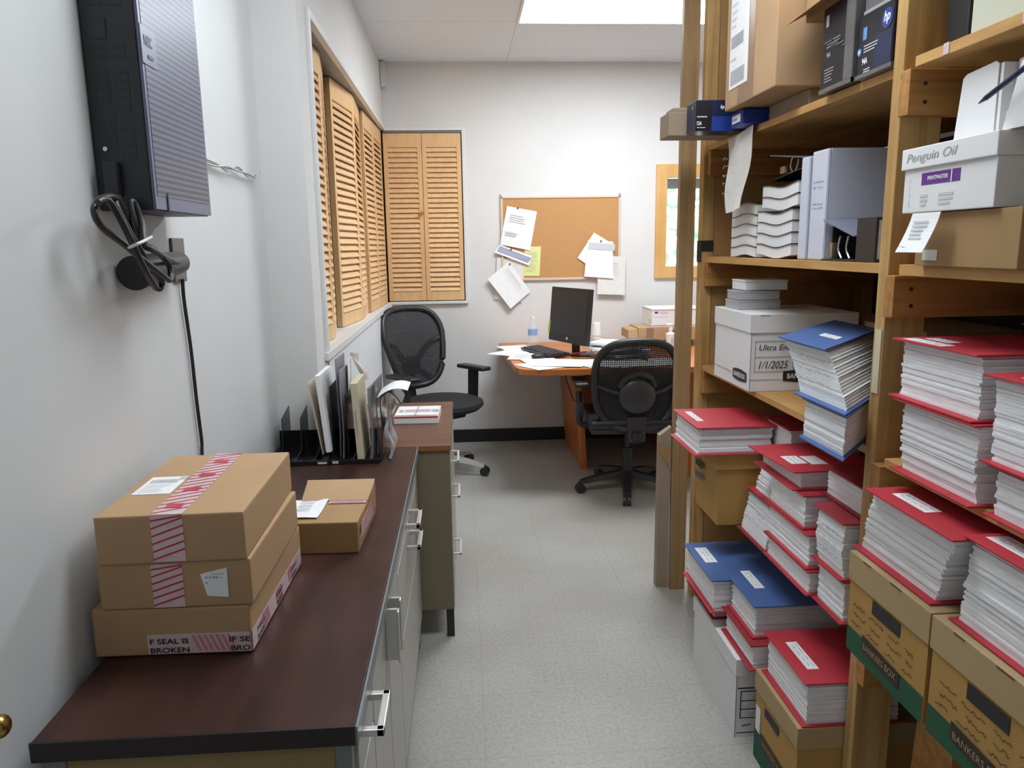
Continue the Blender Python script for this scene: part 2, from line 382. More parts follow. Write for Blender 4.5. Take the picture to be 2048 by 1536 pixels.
# framed pane beside the shelving
wb = thing('interior_window', 'narrow light pine framed window in back wall right of cork board', 'window', (1.70, 5.42, 1.585))
wb['kind'] = 'structure'; del wb['label']; del wb['category']; wb.name = 'window_1'
b = B(); x0, x1, z0, z1 = -.308, .308, -.40, .40
b.box(x0, x0+.08, -.022, .0, z0, z1, OAK, .003); b.box(x1-.08, x1, -.022, .0, z0, z1, OAK, .003)
b.box(x0+.08, x1-.08, -.022, .0, z0, z0+.085, OAK, .003); b.box(x0+.08, x1-.08, -.022, .0, z1-.09, z1, OAK, .003); b.build('window_frame', wb)
B().box(-.229, .229, .106, .110, -.313, .312, GLASS).build('glass_pane', wb)
b = B(); b.box(-.229, .229, .112, .119, .24, .312, M('grey_blind', (.35, .35, .37), .6)); b.build('blind_rail', wb)
B().box(-.23, .23, 0, .12, -.325, -.315, TRIM).build('sill', wb)
# outside the window
b = B(); rn = random.Random(3)
for i in range(420):
    c = Vector((rn.uniform(.7, 5.5), rn.uniform(11.5, 12.6), rn.uniform(1.0, 4.2)))
    b.ball(c, rn.uniform(.06, .22), LEAF, (1, 1, rn.uniform(.5, .9)), 6)
b.cyl((2.6, 12, -.1), (2.6, 12, 2.2), .14, DARKPLY); tag(b.build('tree'), 'green leafy tree outside, seen through the framed window', 'tree')
struct(B().box(.7, 9, 7.05, 14, -.12, -.02, M('pavement', (.5, .52, .52), .8, var=.08)), 'ground_outside')
p_ = thing('potted_plant', 'plum-leaved plant in dark wicker vase on the framed window sill', 'plant', (1.615, 5.462, 1.2705))
B().lathe([(.034, 0), (.040, .06), (.043, .145), (.036, .15), (.030, .14)], (0, 0, .002), BROWNV).build('vase', p_, True)
b = B(); rn = random.Random(5)
for i in range(70):
    a = rn.uniform(0, 6.28); e = rn.uniform(.1, 1.35); L_ = rn.uniform(.05, .085)
    o_ = Vector((0, 0, .16+rn.uniform(0, .07))); d = Vector((math.cos(a)*math.cos(e), math.sin(a)*math.cos(e)*.4, math.sin(e)))
    s_ = d.cross(Vector((0, 0, 1))).normalized()*.006; q = o_+d*L_; m_ = o_+d*L_*.5
    b.hexa([o_-s_*.3, m_-s_, q, m_+s_, o_-s_*.3+Vector((0, .001, .002)), m_-s_+Vector((0, .001, .002)), q+Vector((0, .001, .002)), m_+s_+Vector((0, .001, .002))], LILAC)
b.build('leaves', p_)

# ceiling lights
def troffer(label, x0, y0, diff):
    t = thing('ceiling_light', label, 'light', (x0+.61, y0+.305, CH))
    b = B()
    for a in ((-.61, .61, -.305, -.290), (-.61, .61, .290, .305), (-.61, -.595, -.29, .29), (.595, .61, -.29, .29)): b.box(*a, -.012, 0, TRIM)
    b.build('frame', t); B().box(-.595, .595, -.29, .29, -.009, -.002, diff).build('diffuser', t); return t
troffer('bright rectangular fluorescent panel light in ceiling in front of the back wall', .34, 3.88, LAMP)
troffer('fluorescent panel light in ceiling above the middle of the aisle, above the frame', -.34, 1.40, LAMP3)
troffer('added dim fill panel in ceiling behind the viewer, unseen', -.52, -1.2, LAMP_FILL)  # unseen, added to fill in the near end of the aisle

# ================================================================ LOUVERED SHUTTERS
def louver_panel(name, parent, wdt, hgt, loc, rot, knob=False):
    """one leaf, hinge edge at origin, spanning +x, slats facing -y"""
    p = bpy.data.objects.new('louver_leaf', None)
    st, top, th = .030, .092, .028
    b = B(); b.box(0, st, 0, th, 0, hgt, LOUV, .002); b.box(wdt-st, wdt, 0, th, 0, hgt, LOUV, .002)
    b.box(st, wdt-st, 0, th, 0, .062, LOUV, .001); b.box(st, wdt-st, 0, th, hgt-top, hgt, LOUV, .001)
    n = int((hgt-top-.062)/.0335); z = .062
    for i in range(n):
        zz = z+.002+i*(hgt-top-.062)/n
        b.hexa([(st, -.003, zz+.004), (wdt-st, -.003, zz+.004), (wdt-st, .001, zz), (st, .001, zz),
                (st, .015, zz+.037), (wdt-st, .015, zz+.037), (wdt-st, .019, zz+.034), (st, .019, zz+.034)], LOUVS)
    o = b.build(name, parent); o.location = loc; o.rotation_euler = (0, 0, rot)
    if knob:
        k = B(); k.cyl((wdt-.012, 0, hgt*.53), (wdt-.012, -.022, hgt*.53), .008, CHERRY, .013); k.build('knob', o, True)
    return o
def pair(label, hinge_pts, z0, hgt, knob=None):
    t = thing('louvered_shutter', label, 'shutter', (hinge_pts[0][0], hinge_pts[0][1], z0), 0, None)
    for i, (a, c) in enumerate(zip(hinge_pts, hinge_pts[1:])):
        d = Vector(c)-Vector(a); louver_panel('louver_panel', t, d.length-.003, hgt, (a[0]-hinge_pts[0][0], a[1]-hinge_pts[0][1], 0), math.atan2(d.y, d.x), knob == i)
    return t
pair('closed pair of louvered pine shutter leaves in the back wall', [(-.524, 5.408), (-.258, 5.408), (.014, 5.408)], 1.056, 1.148, 0)
# left opening: leaves run away from the viewer, slat faces towards the room
pair('nearest pair of louvered pine shutters, folded beside the corner post', [(-.580, 2.99), (-.562, 3.30), (-.600, 3.58)], 1.048, 1.172)
pair('middle pair of louvered pine shutters, standing slightly proud of the dark gap', [(-.597, 3.74), (-.548, 4.16), (-.573, 4.58)], 1.048, 1.172)
pair('farther pair of louvered pine shutters on the left, ending at the room corner', [(-.556, 4.60), (-.545, 5.00), (-.535, 5.403)], 1.048, 1.172)

# ================================================================ CREDENZAS ON THE LEFT
def handle(parent, p0, p1, out, label=None, r=.006, name='handle'):
    """square bow handle between p0 and p1, standing out in +x"""
    b = B(); p0, p1 = Vector(p0), Vector(p1); o = Vector((out, 0, 0)); q = Vector((r, r, r))
    def bar(a, c):
        lo = Vector([min(a[i], c[i]) for i in range(3)])-q; hi = Vector([max(a[i], c[i]) for i in range(3)])+q
        b.box(lo.x, hi.x, lo.y, hi.y, lo.z, hi.z, CHROME, .0015)
    bar(p0+Vector((r, 0, 0)), p0+o); bar(p1+Vector((r, 0, 0)), p1+o); bar(p0+o, p1+o); return b.build(name, parent)
cr = thing('credenza', 'long low cabinet with dark walnut top and pale grey drawers along left wall', 'cabinet', (0, 0, 0))
B().box(-.635, -.176, 1.005, 2.566, .715, .74, WALNUT, .001).build('worktop', cr)
b = B(); b.box(-.636, -.175, 1.0, 1.005, .710, .7405, WALNUTE); b.build('front_edging', cr)
b = B(); b.box(-.175, -.171, 1.0, 2.566, .708, .7405, GREYDARK, .001); b.build('side_edging', cr)
b = B(); b.box(-.60, -.21, 1.022, 1.04, .09, .712, TANP, .002); b.build('end_panel', cr)
b = B(); b.box(-.21, -.185, 1.02, 1.045, .09, .712, GREYDARK, .002); b.box(-.635, -.60, 1.02, 1.045, .09, .712, GREYDARK, .002); b.box(-.60, -.195, 1.04, 2.56, .085, .70, GREYMET); b.build('body', cr)
def drawer(parent, y0, y1, z0, z1, hy=None, name='drawer'):
    d = B().box(-.194, -.180, y0, y1, z0, z1, GREYMET, .0015).build(name, parent)
    if hy: handle(d, (-.180, hy[0], (z0+z1)/2+.04), (-.180, hy[1], (z0+z1)/2+.04), .034)
    return d
drawer(cr, 1.05, 1.225, .60, .700, (1.045+.015, 1.155)); drawer(cr, 1.05, 1.225, .10, .594)
def door(parent, y0, y1, hy):
    d = B().box(-.194, -.180, y0, y1, .10, .700, GREYMET, .0015).build('cabinet_door', parent)
    b = B(); b.box(-.180, -.150, hy-.004, hy+.004, .575, .69, CHROME, .001); b.box(-.154, -.150, hy-.016, hy+.004, .575, .69, CHROME, .001); b.build('pull', d)
door(cr, 1.231, 1.485, 1.462); door(cr, 1.491, 1.745, 1.514)
for z0, z1 in ((.64, .700), (.42, .634), (.10, .414)):
    d = drawer(cr, 1.751, 2.555, z0, z1)
    if z0 > .3:
        handle(d, (-.180, 2.05, z1-.055), (-.180, 2.17, z1-.055), .034)
b = B(); b.box(-.62, -.186, 1.03, 2.55, .045, .062, GREYDARK, .002); b.build('base_rail', cr)
for x in (-.60, -.20):
    for y in (1.05, 2.52): B().box(x-.012, x+.012, y-.012, y+.012, 0, .085, GREYDARK).build('leg', cr)
c2 = thing('end_cabinet', 'deeper metal drawer cabinet with reddish brown top at far end of credenza', 'cabinet', (0, 0, 0))
b = B(); b.box(-.50, -.058, 2.65, 3.335, .722, .74, WALNUTL, .001); b.box(-.635, -.058, 2.569, 2.627, .722, .74, WALNUTL); b.box(-.50, -.058, 2.627, 2.65, .722, .74, WALNUTL); b.build('worktop', c2)
b = B(); b.box(-.635, -.056, 2.5675, 2.569, .722, .7405, M('orange_brown_edge', srgb(140, 88, 48), .5)); b.build('edging', c2)
b = B(); b.box(-.50, -.062, 2.574, 2.586, .115, .72, OLIVE, .002); b.build('end_panel', c2)
b = B(); b.box(-.50, -.075, 2.586, 3.32, .115, .72, GREYMET); b.build('body', c2)
for z0, z1 in ((.585, .715), (.36, .58), (.12, .355)):
    d = B().box(-.075, -.060, 2.59, 3.315, z0, z1, GREYMET, .0015).build('drawer', c2); handle(d, (-.060, 2.66, z1-.06), (-.060, 2.80, z1-.06), .026, r=.004)
for x in (-.48, -.078):
    for y in (2.60, 3.30): B().box(x-.014, x+.014, y-.014, y+.014, 0, .115, BLACKP).build('leg', c2)

# ---------------------------------------------------------------- shipping cartons on the worktop
def ship_tape(b, o, right, upv, wd, ht, stripes=True, n=10, m=TAPER):
    patch(b, o, right, upv, wd, ht, TAPEW, .0005, .0004)
    if not stripes: return
    r_ = Vector(right).normalized(); u = Vector(upv).normalized(); nn = r_.cross(u); o = Vector(o)+nn*.0012
    for k in range(n):
        f = (k+.2)/n; lo = o+u*(ht*f); w_ = r_*wd; t = u*(ht/n*.22); sl = u*min(ht/n*1.3, ht-ht*f-ht/n*.25)
        if (sl.dot(u)) < 0: continue
        b.hexa([lo, lo+w_+sl, lo+w_+sl+t, lo+t, lo+nn*.0002, lo+w_+sl+nn*.0002, lo+w_+sl+t+nn*.0002, lo+t+nn*.0002], m)
def flat_box(label, x0, x1, y0, y1, z0, z1, mat=CARD, name='cardboard_box', rot=0, group=None):
    cx, cy = (x0+x1)/2, (y0+y1)/2; t = thing(name, label, 'box', (cx, cy, z0), rot, group)
    hx, hy, h = (x1-x0)/2, (y1-y0)/2, z1-z0
    b = B(); b.box(-hx, hx, -hy, hy, 0, h, mat, .004); b.build('carton', t)
    t['hx'] = hx; t['hy'] = hy; t['h'] = h; return t, hx, hy, h
t, hx, hy, h = flat_box('bottom flat shipping carton of the stack, its seal tape torn along two sides', -.645, -.378, 1.226, 1.60, .742, .829, name='shipping_carton', rot=R(-1))
b = B(); ship_tape(b, (-hx+.09, -hy, .003), XP, ZP, 2*hx-.092, .036, False); ship_tape(b, (hx, -hy+.002, .003), YP, ZP, 2*hy-.01, .036, False)
for k in range(7):
    xx = -hx+.165+k*.010; b.hexa([(xx, -hy-.0012, .036), (xx+.005, -hy-.0012, .036), (xx+.017, -hy-.0012, .006), (xx+.012, -hy-.0012, .006), (xx, -hy-.0014, .036), (xx+.005, -hy-.0014, .036), (xx+.017, -hy-.0014, .006), (xx+.012, -hy-.0014, .006)], M('pale_pink_stripe', srgb(212, 130, 148), .4))
for k in range(14):
    yy = -hy+.06+k*.009+(k//5)*.05; b.hexa([(hx+.0012, yy, .036), (hx+.0012, yy+.005, .036), (hx+.0012, yy+.015, .006), (hx+.0012, yy+.01, .006), (hx+.0014, yy, .036), (hx+.0014, yy+.005, .036), (hx+.0014, yy+.015, .006), (hx+.0014, yy+.01, .006)], MATS['pale_pink_stripe'])
b.build('seal_tape', t)
text('F SEAL IS', (-hx+.094, -hy-.001, .021), XP, ZP, .066, .010, INK, t, bold=True); text('BROKEN', (-hx+.094, -hy-.001, .0045), XP, ZP, .066, .010, INK, t, bold=True)
text('IF SE', (hx-.038, -hy-.001, .021), XP, ZP, .036, .010, INK, t, bold=True); text('BRO', (hx-.036, -hy-.001, .0045), XP, ZP, .033, .010, INK, t, bold=True)
for yy in (.0, .13, .25):
    text('IF SEAL IS', (hx+.001, -hy+.03+yy, .021), YP, ZP, .045, .009, INK, t, bold=True); text('BROKEN', (hx+.001, -hy+.03+yy, .006), YP, ZP, .040, .009, INK, t, bold=True)
t, hx, hy, h = flat_box('middle flat shipping carton of the stack with a torn white label corner', -.628, -.374, 1.224, 1.585, .830, .914, name='shipping_carton')
b = B(); ship_tape(b, (-.038, -hy, .002), XP, ZP, .052, h-.006, True, 6); b.build('seal_tape', t)
b = B(); b.hexa([(.043, -hy-.0005, .060), (.052, -hy-.0005, .020), (.088, -hy-.0005, .018), (.088, -hy-.0005, .070), (.043, -hy-.0016, .060), (.052, -hy-.0016, .020), (.088, -hy-.0045, .018), (.088, -hy-.0016, .070)], PAPER)
lines(b, (.062, -hy-.0016, .036), XP, ZP, .022, .028, INKL, 4); scrawl(b, (.050, -hy-.0016, .038), XP, ZP, .022, .022, INK, 2, words=1); b.build('label', t)
t, hx, hy, h = flat_box('top flat shipping carton of the stack with address label and red striped tape', -.622, -.380, 1.216, 1.59, .915, 1.000, name='shipping_carton', rot=R(1))
b = B(); ship_tape(b, (-.03, -hy, .003), XP, ZP, .052, h-.003, True, 6)
ship_tape(b, (-.03, -hy, h), XP, YP, .052, 2*hy, True, 18)
for yy in (.03, .12, .21, .30): patch(b, (-.018, -hy+yy, h+.001), XP, YP, .028, .022, TAPER, .0004)
b.build('seal_tape', t)
b = B(); patch(b, (-.105, -.075, h), XP, YP, .068, .105, PAPER); barcode(b, (-.098, -.01, h), XP, YP, .05, .022, INKG, 14); lines(b, (-.098, -.065, h), XP, YP, .05, .05, INKL, 6); barcode(b, (-.05, .008, h), XP, YP, .015, .018, INKG, 6); b.build('shipping_label', t)

t = thing('cardboard_box', 'small open brown carton beside the stack, white slip hanging from its top', 'box', (-.322, 1.77, .7405), R(-2))
b = B(); b.box(-.072, .072, -.125, .135, 0, .075, CARD2, .003); b.build('carton', t)
b = B(); b.hexa([(-.09, .02, .076), (.074, .02, .0765), (.074, .135, .094), (-.10, .135, .094), (-.09, .02, .0775), (.074, .02, .078), (.074, .135, .0955), (-.10, .135, .0955)], CARD); b.build('top_flap', t)
b = B(); b.hexa([(.073, -.12, .02), (.073, .13, .02), (.074, .125, .092), (.073, -.06, .075), (.0745, -.12, .02), (.0745, .13, .02), (.0755, .125, .092), (.0745, -.06, .075)], CARD2); ship_tape(b, (.0747, -.10, .025), YP, ZP, .16, .036, True, 4); b.build('side_flap', t)
b = B(); ship_tape(b, (-.02, .0, .0765), XP, YP, .090, .018, False); patch(b, (-.015, .004, .0775), XP, YP, .08, .010, MATS['pale_pink_stripe']); b.build('seal_tape', t)
b = B(); b.sheet([[(-.11+.085*i/3, -.10+.13*j/4, .0785+.004*math.sin(i+j)*.5) for j in range(5)] for i in range(4)], .0006, PAPER)
for k in range(4): lines(b, (-.085+.0, -.06+.022*k, .0815), XP, YP, .035, .012, INKG, 2)
b.build('paper_slip', t)

# ---------------------------------------------------------------- desk file sorter and what stands in it
fs = thing('file_sorter', 'low smoky black plastic desktop file sorter with upright dividers on credenza', 'file sorter', (-.472, 2.50, .7405))
b = B(); b.box(-.188, .188, -.125, .115, 0, .006, BLACKG, .002); b.box(-.188, .188, -.129, -.123, 0, .016, BLACKG, .002); b.box(-.188, .188, .115, .121, 0, .06, BLACKG, .001); b.build('base', fs)
for i, x in enumerate((-.150, -.088, -.026, .038, .100)):
    sp_ = SMOKE if i < 2 else BLACKG
    b = B(); b.prism([(-.118, .006), (.113, .006), (.113, .150), (.0, .128), (-.006, .05), (-.02, .022), (-.118, .012)], 'x', x, x+.003, sp_); b.build('divider', fs)
b = B(); patch(b, (.035, -.1292, .004), XP, ZP, .020, .009, TAPEW); patch(b, (-.012, -.1292, .004), XP, ZP, .03, .007, INKL); b.build('sticker', fs)
def slab(name, label, cat, pts8, mats, extra=None):
    b = B(); b.hexa(pts8, mats); o = b.build(name); tag(o, label, cat); return o
def doc(name, label, cat, x, y0, y1, z0, z1, th, lean, mat, wav=0, group=None):
    """upright flat item between two dividers, leaning in x with height"""
    g = []; n = 8
    for i in range(n+1):
        f = i/n; row = []
        for j in range(5):
            q = j/4; row.append((x+lean*f+wav*math.sin(f*5+q*3), y0+(y1-y0)*q, z0+(z1-z0)*f))
        g.append(row)
    b = B(); b.sheet(g, th, mat); o = b.build(name, smooth=True); tag(o, label, cat, group); return o
Z0 = .7475
doc('paper_folder', 'ivory paper folder leaning leftmost in the file sorter', 'folder', -.472, 2.40, 2.60, Z0+.02, 1.005, .003, -.035, CREAM)
t = doc('paper_bundle', 'thick bundle of white sheets standing in the sorter next to ivory folder', 'papers', -.458, 2.39, 2.605, Z0+.03, 1.03, .016, -.022, PAPER)
doc('black_folder', 'black folder standing in the sorter beside the white paper bundle', 'folder', -.444, 2.42, 2.605, Z0, .99, .003, .002, BLACKP)
doc('mailing_pouch', 'tall grey plastic mailer rising highest from the file sorter', 'mailer', -.424, 2.45, 2.60, Z0, 1.075, .004, .002, M('grey_mailer', srgb(140, 138, 146), .35, var=.12), .002)
doc('mailing_pouch', 'second grey mailer with crumpled top, right of the tallest one', 'mailer', -.410, 2.42, 2.60, Z0, 1.04, .004, .004, MATS['grey_mailer'], .003)
doc('white_envelope', 'white envelope tip sticking up behind the grey mailers', 'envelope', -.398, 2.52, 2.60, Z0, 1.06, .0015, .003, PAPER)
doc('black_folder', 'black folder left of the thick beige book in the sorter', 'folder', -.388, 2.39, 2.60, Z0, .965, .002, .000, BLACKG, .001)
t = thing('book', 'thick beige paperback standing upright in the file sorter', 'book', (-.348, 2.48, Z0)); b = B()
b.box(-.011, .011, -.085, .105, 0, .255, CREAM, .001); b.build('cover', t); b = B(); lines(b, (-.005, -.0855, .09), XP, ZP, .006, .08, INKG, 10); b.build('spine_print', t); t.rotation_euler = (0, R(-2.6), 0)
doc('cotton_rag', 'crumpled pale pink and white wrapper behind the beige book', 'wrapper', -.352, 2.594, 2.612, .98, 1.075, .010, -.035, M('pale_pink_wrap', srgb(226, 212, 206), .6), .010)
doc('plastic_bag', 'clear grey crumpled plastic bag standing right of the beige book', 'plastic bag', -.318, 2.395, 2.58, Z0+.003, .985, .008, .006, BAGP, .005)
doc('plastic_bag', 'narrow grey plastic bag with white top beside the curled pouch', 'plastic bag', -.300, 2.44, 2.59, Z0+.003, 1.0, .004, .004, BAGP, .003)
pch = thing('curled_pouch', 'glossy black and white pouch curled over the right end of the file sorter', 'pouch', (-.262, 2.48, .7405))
g = []
for i in range(15):
    f = i/14; ang = math.pi*1.15*f
    zz = .005+.36*min(f*1.9, 1)*.6 if f < .45 else .205+.028*math.sin((f-.45)/.55*math.pi)
    xx = -.022+.006*math.sin(6*f) if f < .45 else -.022+.075*(f-.45)/.55
    g.append([(xx, y, zz-.05*max(0, f-.7)) for y in (-.075, 0, .075)])
b = B(); b.sheet(g, .004, M('dark_gloss_print', srgb(52, 50, 54), .2, var=.3, scale=(20, 20, 20))); b.build('pouch_back', pch, True)
g = [[(.012+.010*math.sin(f*.9), -.078+j*.05, .004+.018*f) for j in range(4)] for f in range(11)]
b = B(); b.sheet(g, .010, M('silver_black_print', (.03, .03, .034), .22, scale=(26, 26, 14), col2=(.55, .55, .57), bump=.3)); b.build('pouch_front', pch, True)
g = [[(-.025+.10*i/6, -.085+j*.05, .205+.030*math.sin(i/6*2.2+.3)+.012*i/6) for j in range(4)] for i in range(7)]
b = B(); b.sheet(g, .001, PAPER); b.build('white_slip', pch, True)
t = thing('label_pack', 'flat white carton of postal labels with red stripe on the reddish brown top', 'carton', (-.196, 3.01, .7405), R(-2))
b = B(); b.box(-.088, .088, -.095, .095, 0, .032, WHITECARD, .002); b.build('carton', t)
b = B(); patch(b, (-.086, -.0955, .024), XP, ZP, .172, .006, POSTRED)
for i, (xx, yy, ww, hh) in enumerate(((-.08, .02, .07, .06), (.005, .02, .07, .06), (-.08, -.085, .07, .055), (.005, -.085, .07, .055))): patch(b, (xx, yy, .032), XP, YP, ww, hh, PAPER, .0008)
patch(b, (-.075, -.028, .032), XP, YP, .16, .044, INKG, .0004); patch(b, (-.06, -.018, .032), XP, YP, .12, .026, PAPER, .001); patch(b, (-.05, -.010, .032), XP, YP, .10, .010, POSTRED, .0015)
patch(b, (-.006, -.09, .032), XP, YP, .004, .175, INKG, .0013); patch(b, (-.086, -.092, .032), XP, YP, .17, .006, POSTRED, .0013); b.build('printed_label', t)

# ================================================================ WALL BOX AND CABLES ON LEFT WALL
SLOT = grid_mat('slotted_grey_cover', srgb(96, 98, 120), srgb(26, 27, 36), 2, .0112, 0, .0052, 1, .0056, 0, .0042, mode='MINIMUM', rough=.35, var=.02)
SLOTD = grid_mat('vented_dark_side', srgb(34, 35, 40), srgb(8, 8, 10), 2, .014, 0, .006, 0, .0088, 0, .0042, mode='MINIMUM', rough=.45, var=.02)
DKP = M('dark_grey_plastic', srgb(34, 35, 40), .42)
GRC = M('grey_cover_plastic', srgb(104, 107, 132), .35)
nx = thing('wall_equipment_box', 'tall dark vented telephone system box mounted high on left wall', 'equipment box', (-.6585, 1.45, 1.505))
b = B(); b.box(0, .094, 0, .31, 0, .47, DKP, .003); b.build('housing', nx)
b = B(); b.prism([(.002, .002), (.308, .002), (.308, .45), (.296, .468), (.002, .468)], 'x', .0945, .100, GRC); b.build('front_cover', nx)
b = B(); b.box(.1002, .1008, .012, .300, .026, .455, SLOT); b.build('vent_grille', nx)
b = B()
for (xa, xb, za, zb) in ((.016, .04, .05, .055), (.016, .044, .115, .165), (.050, .076, .085, .150), (.012, .040, .19, .245), (.048, .074, .175, .245), (.012, .040, .262, .285), (.048, .074, .262, .285), (.012, .040, .35, .46), (.048, .074, .35, .46)): b.box(xa, xb, -.0008, -.0002, za, zb, SLOTD)
b.build('side_vents', nx, kind='stuff')
b = B(); b.box(.014, .044, -.0015, 0, .295, .330, DKP, .0006); b.build('cover_patch', nx)
b = B(); b.box(.1008, .1022, .0, .066, .256, .322, GRC, .0005); np_ = b.build('name_plate', nx)
text('NEC', (.1024, .012, .288), YP, ZP, .036, .019, DKP, np_, bold=True); b = B(); lines(b, (.1024, .024, .266), YP, ZP, .026, .009, DKP, 1, fill=.7); b.build('model_print', np_)
b = B(); b.cyl((.022, -.001, .108), (.022, -.004, .108), .004, CHROME); b.build('screw', nx, True)
b = B(); b.box(.0945, .102, .055, .062, .0, .034, BLACKP); b.build('latch_slot', nx)
b = B(); b.box(.018, .044, -.018, 0, .025, .085, BLACKP, .003); b.build('power_plug', nx)
# coiled power cord
def path(px, ax=0, n=7, closed=False): return spline([at(x, y, ax, v) for x, y, v in px], n, closed)
pc = thing('power_cord', 'thick black power cord coiled and tied below the wall box', 'cord', (0, 0, 0))
r_ = .0058
b = B()
b.tube(path([(238, 395, -.612), (232, 410, -.60), (262, 470, -.585), (292, 520, -.575), (322, 560, -.58), (318, 578, -.585), (300, 560, -.59), (282, 510, -.595), (262, 460, -.60), (236, 400, -.602), (205, 396, -.60), (188, 420, -.595), (205, 455, -.59), (250, 490, -.58), (286, 520, -.57), (318, 545, -.565), (340, 560, -.57), (338, 530, -.575), (310, 500, -.58), (284, 482, -.585), (268, 440, -.59), (262, 405, -.595), (272, 410, -.59), (284, 450, -.58), (290, 490, -.57), (306, 500, -.565), (340, 520, -.59), (364, 528, -.615)]), r_, BLACKP)
b.tube(path([(196, 405, -.585), (215, 400, -.58), (236, 430, -.575), (262, 480, -.565), (290, 540, -.56), (312, 576, -.565)]), r_, BLACKP)
b.build('cord', pc, True)
b = B(); b.tube(path([(258, 495, -.57), (275, 488, -.545), (292, 480, -.545), (303, 474, -.56)], 0, 5), .0028, M('white_tie', (.7, .72, .72), .3)); b.build('tie', pc, True)
# outlet with plug
ol = thing('wall_outlet', 'clear covered wall outlet with round black plug under the coiled cord', 'outlet', tuple(at(355, 520, 0, -.659)))
b = B(); b.box(.0, .006, -.04, .035, -.05, .05, M('outlet_plate_dark', srgb(92, 88, 88), .25), .002); b.build('plate', ol)
b = B(); b.cyl((.028, -.07, -.005), (.032, -.19, -.012), .024, BLACKP, .030, 24); b.cyl((.032, -.19, -.012), (.034, -.32, -.020), .030, BLACKP, .033, 24); b.cyl((.004, -.04, -.005), (.028, -.075, -.005), .010, BLACKP); b.build('round_plug', ol, True)
b = B(); b.tube(path([(365, 558, -.650), (368, 600, -.652), (382, 700, -.652), (393, 800, -.652), (403, 880, -.652), (404, 912, -.652), (408, 1100, -.652)]), .0042, BLACKP)
tag(b.build('wall_cable', smooth=True), 'thin black cable running straight down the left wall', 'cable')
b = B()
for k, (dv, dy) in enumerate(((0, 0), (.004, 5), (.002, -4))):
    b.tube(path([(412, 322+dy, -.650+dv), (435, 330+dy*.5, -.648+dv), (455, 338-dy, -.645+dv), (475, 337+dy, -.645+dv), (495, 350-dy*.6, -.645+dv), (512, 350+dy*.8, -.645+dv), (518, 340-dy, -.643+dv)]), .0028, M('grey_wire', srgb(186, 184, 180), .5))
tag(b.build('wire_bundle', smooth=True), 'short grey bundle of thin wires poking out behind the wall box', 'wires')
kn = thing('door_knob', 'brass door knob just peeking in at the left edge', 'door knob', tuple(at(-34, 1455, 0, -.655)))
b = B(); b.cyl((-.004, 0, 0), (.01, 0, 0), .014, M('brass', (.5, .33, .1), .25, 1)); b.ball((.022, 0, 0), .016, MATS['brass'], (.8, 1, 1)); b.build('knob', kn, True)

# ================================================================ CORK BOARD AND PINNED PAPERS
cbd = thing('cork_board', 'cork pinboard in pale frame on back wall', 'pinboard', (.710, 5.42, 1.474))
B().box(-.415, .415, -.012, 0, -.272, .288, CORK).build('cork_panel', cbd)
b = B(); b.box(-.428, .425, -.018, 0, .286, .300, FRAMEP, .002); b.box(-.428, .425, -.018, 0, -.288, -.272, FRAMEP, .002)
b.box(-.430, -.414, -.018, 0, -.288, .300, FRAMEP, .002); b.box(.412, .426, -.018, 0, -.288, .300, FRAMEP, .002); b.build('frame', cbd)
for x in (-.424, .420): B().box(x-.006, x+.006, -.02, 0, .296, .318, SILVER, .002).build('hanging_clip', cbd)
def wall_sheet(name, label, cat, px, y, mat, details=None, pin=None, curl=0, group=None):
    P = [at(a, c, 1, y) for a, c in px]  # order: bottom left, bottom right, top right, top left
    n = 4; g = []
    for i in range(n+1):
        f = i/n; row = []
        for j in range(n+1):
            q = j/n; p = (P[0]*(1-q)+P[1]*q)*(1-f)+(P[3]*(1-q)+P[2]*q)*f
            p = p+Vector((0, -curl*(1-f)**2, 0)); row.append(p)
        g.append(row)
    t = thing(name, label, cat, tuple((P[2]+P[3])/2), 0, group); off = Vector(t.location)
    b = B(); b.sheet([[p-off for p in r] for r in g], .0006, mat); b.build('sheet', t)
    r_ = (P[1]-P[0]).normalized(); u = (P[3]-P[0]).normalized(); W_, H_ = (P[1]-P[0]).length, (P[3]-P[0]).length
    if details:
        b = B(); details(b, P[0]-off+Vector((0, -.003-curl*.0, 0)), r_, u, W_, H_); b.build('print', t)
    if pin:
        c = at(*pin, 1, y-.006)-off; b = B(); b.ball(c, .006, GREYP, seg=8); b.build('pin', t, True)
    return t
def d_letter(b, o, r_, u, W_, H_):
    lines(b, o+r_*W_*.15+u*H_*.62, r_, u, W_*.65, H_*.22, INKL, 4, .0005, 3); lines(b, o+r_*W_*.1+u*H_*.25, r_, u, W_*.6, H_*.12, INKL, 2, .0005, 4, fill=.7)
def d_lines(b, o, r_, u, W_, H_): lines(b, o+r_*W_*.12+u*H_*.15, r_, u, W_*.7, H_*.7, INKL, 12, .0005, 5, fill=.2)
def d_table(b, o, r_, u, W_, H_): patch(b, o+r_*W_*.04+u*H_*.2, r_, u, W_*.9, H_*.65, M('blue_grey_print', srgb(156, 160, 186), .7), .0004); lines(b, o+r_*W_*.06+u*H_*.25, r_, u, W_*.86, H_*.5, PAPER, 5, .001, 6, fill=.15)
wall_sheet('notice', 'yellow green note pinned low on the left of the cork board', 'paper', [(1046, 552), (1079, 552), (1082, 493), (1050, 493)], 5.405, YELLOW, d_lines)
wall_sheet('notice', 'white letter tilted on upper left of the cork board', 'paper', [(1000, 489), (1060, 501), (1074, 423), (1014, 412)], 5.399, PAPER, d_letter, (1036, 416))
wall_sheet('notice', 'white paper mostly hidden under the tilted sheet at board lower left', 'paper', [(989, 598), (1045, 604), (1050, 520), (994, 515)], 5.408, PAPERG, None)
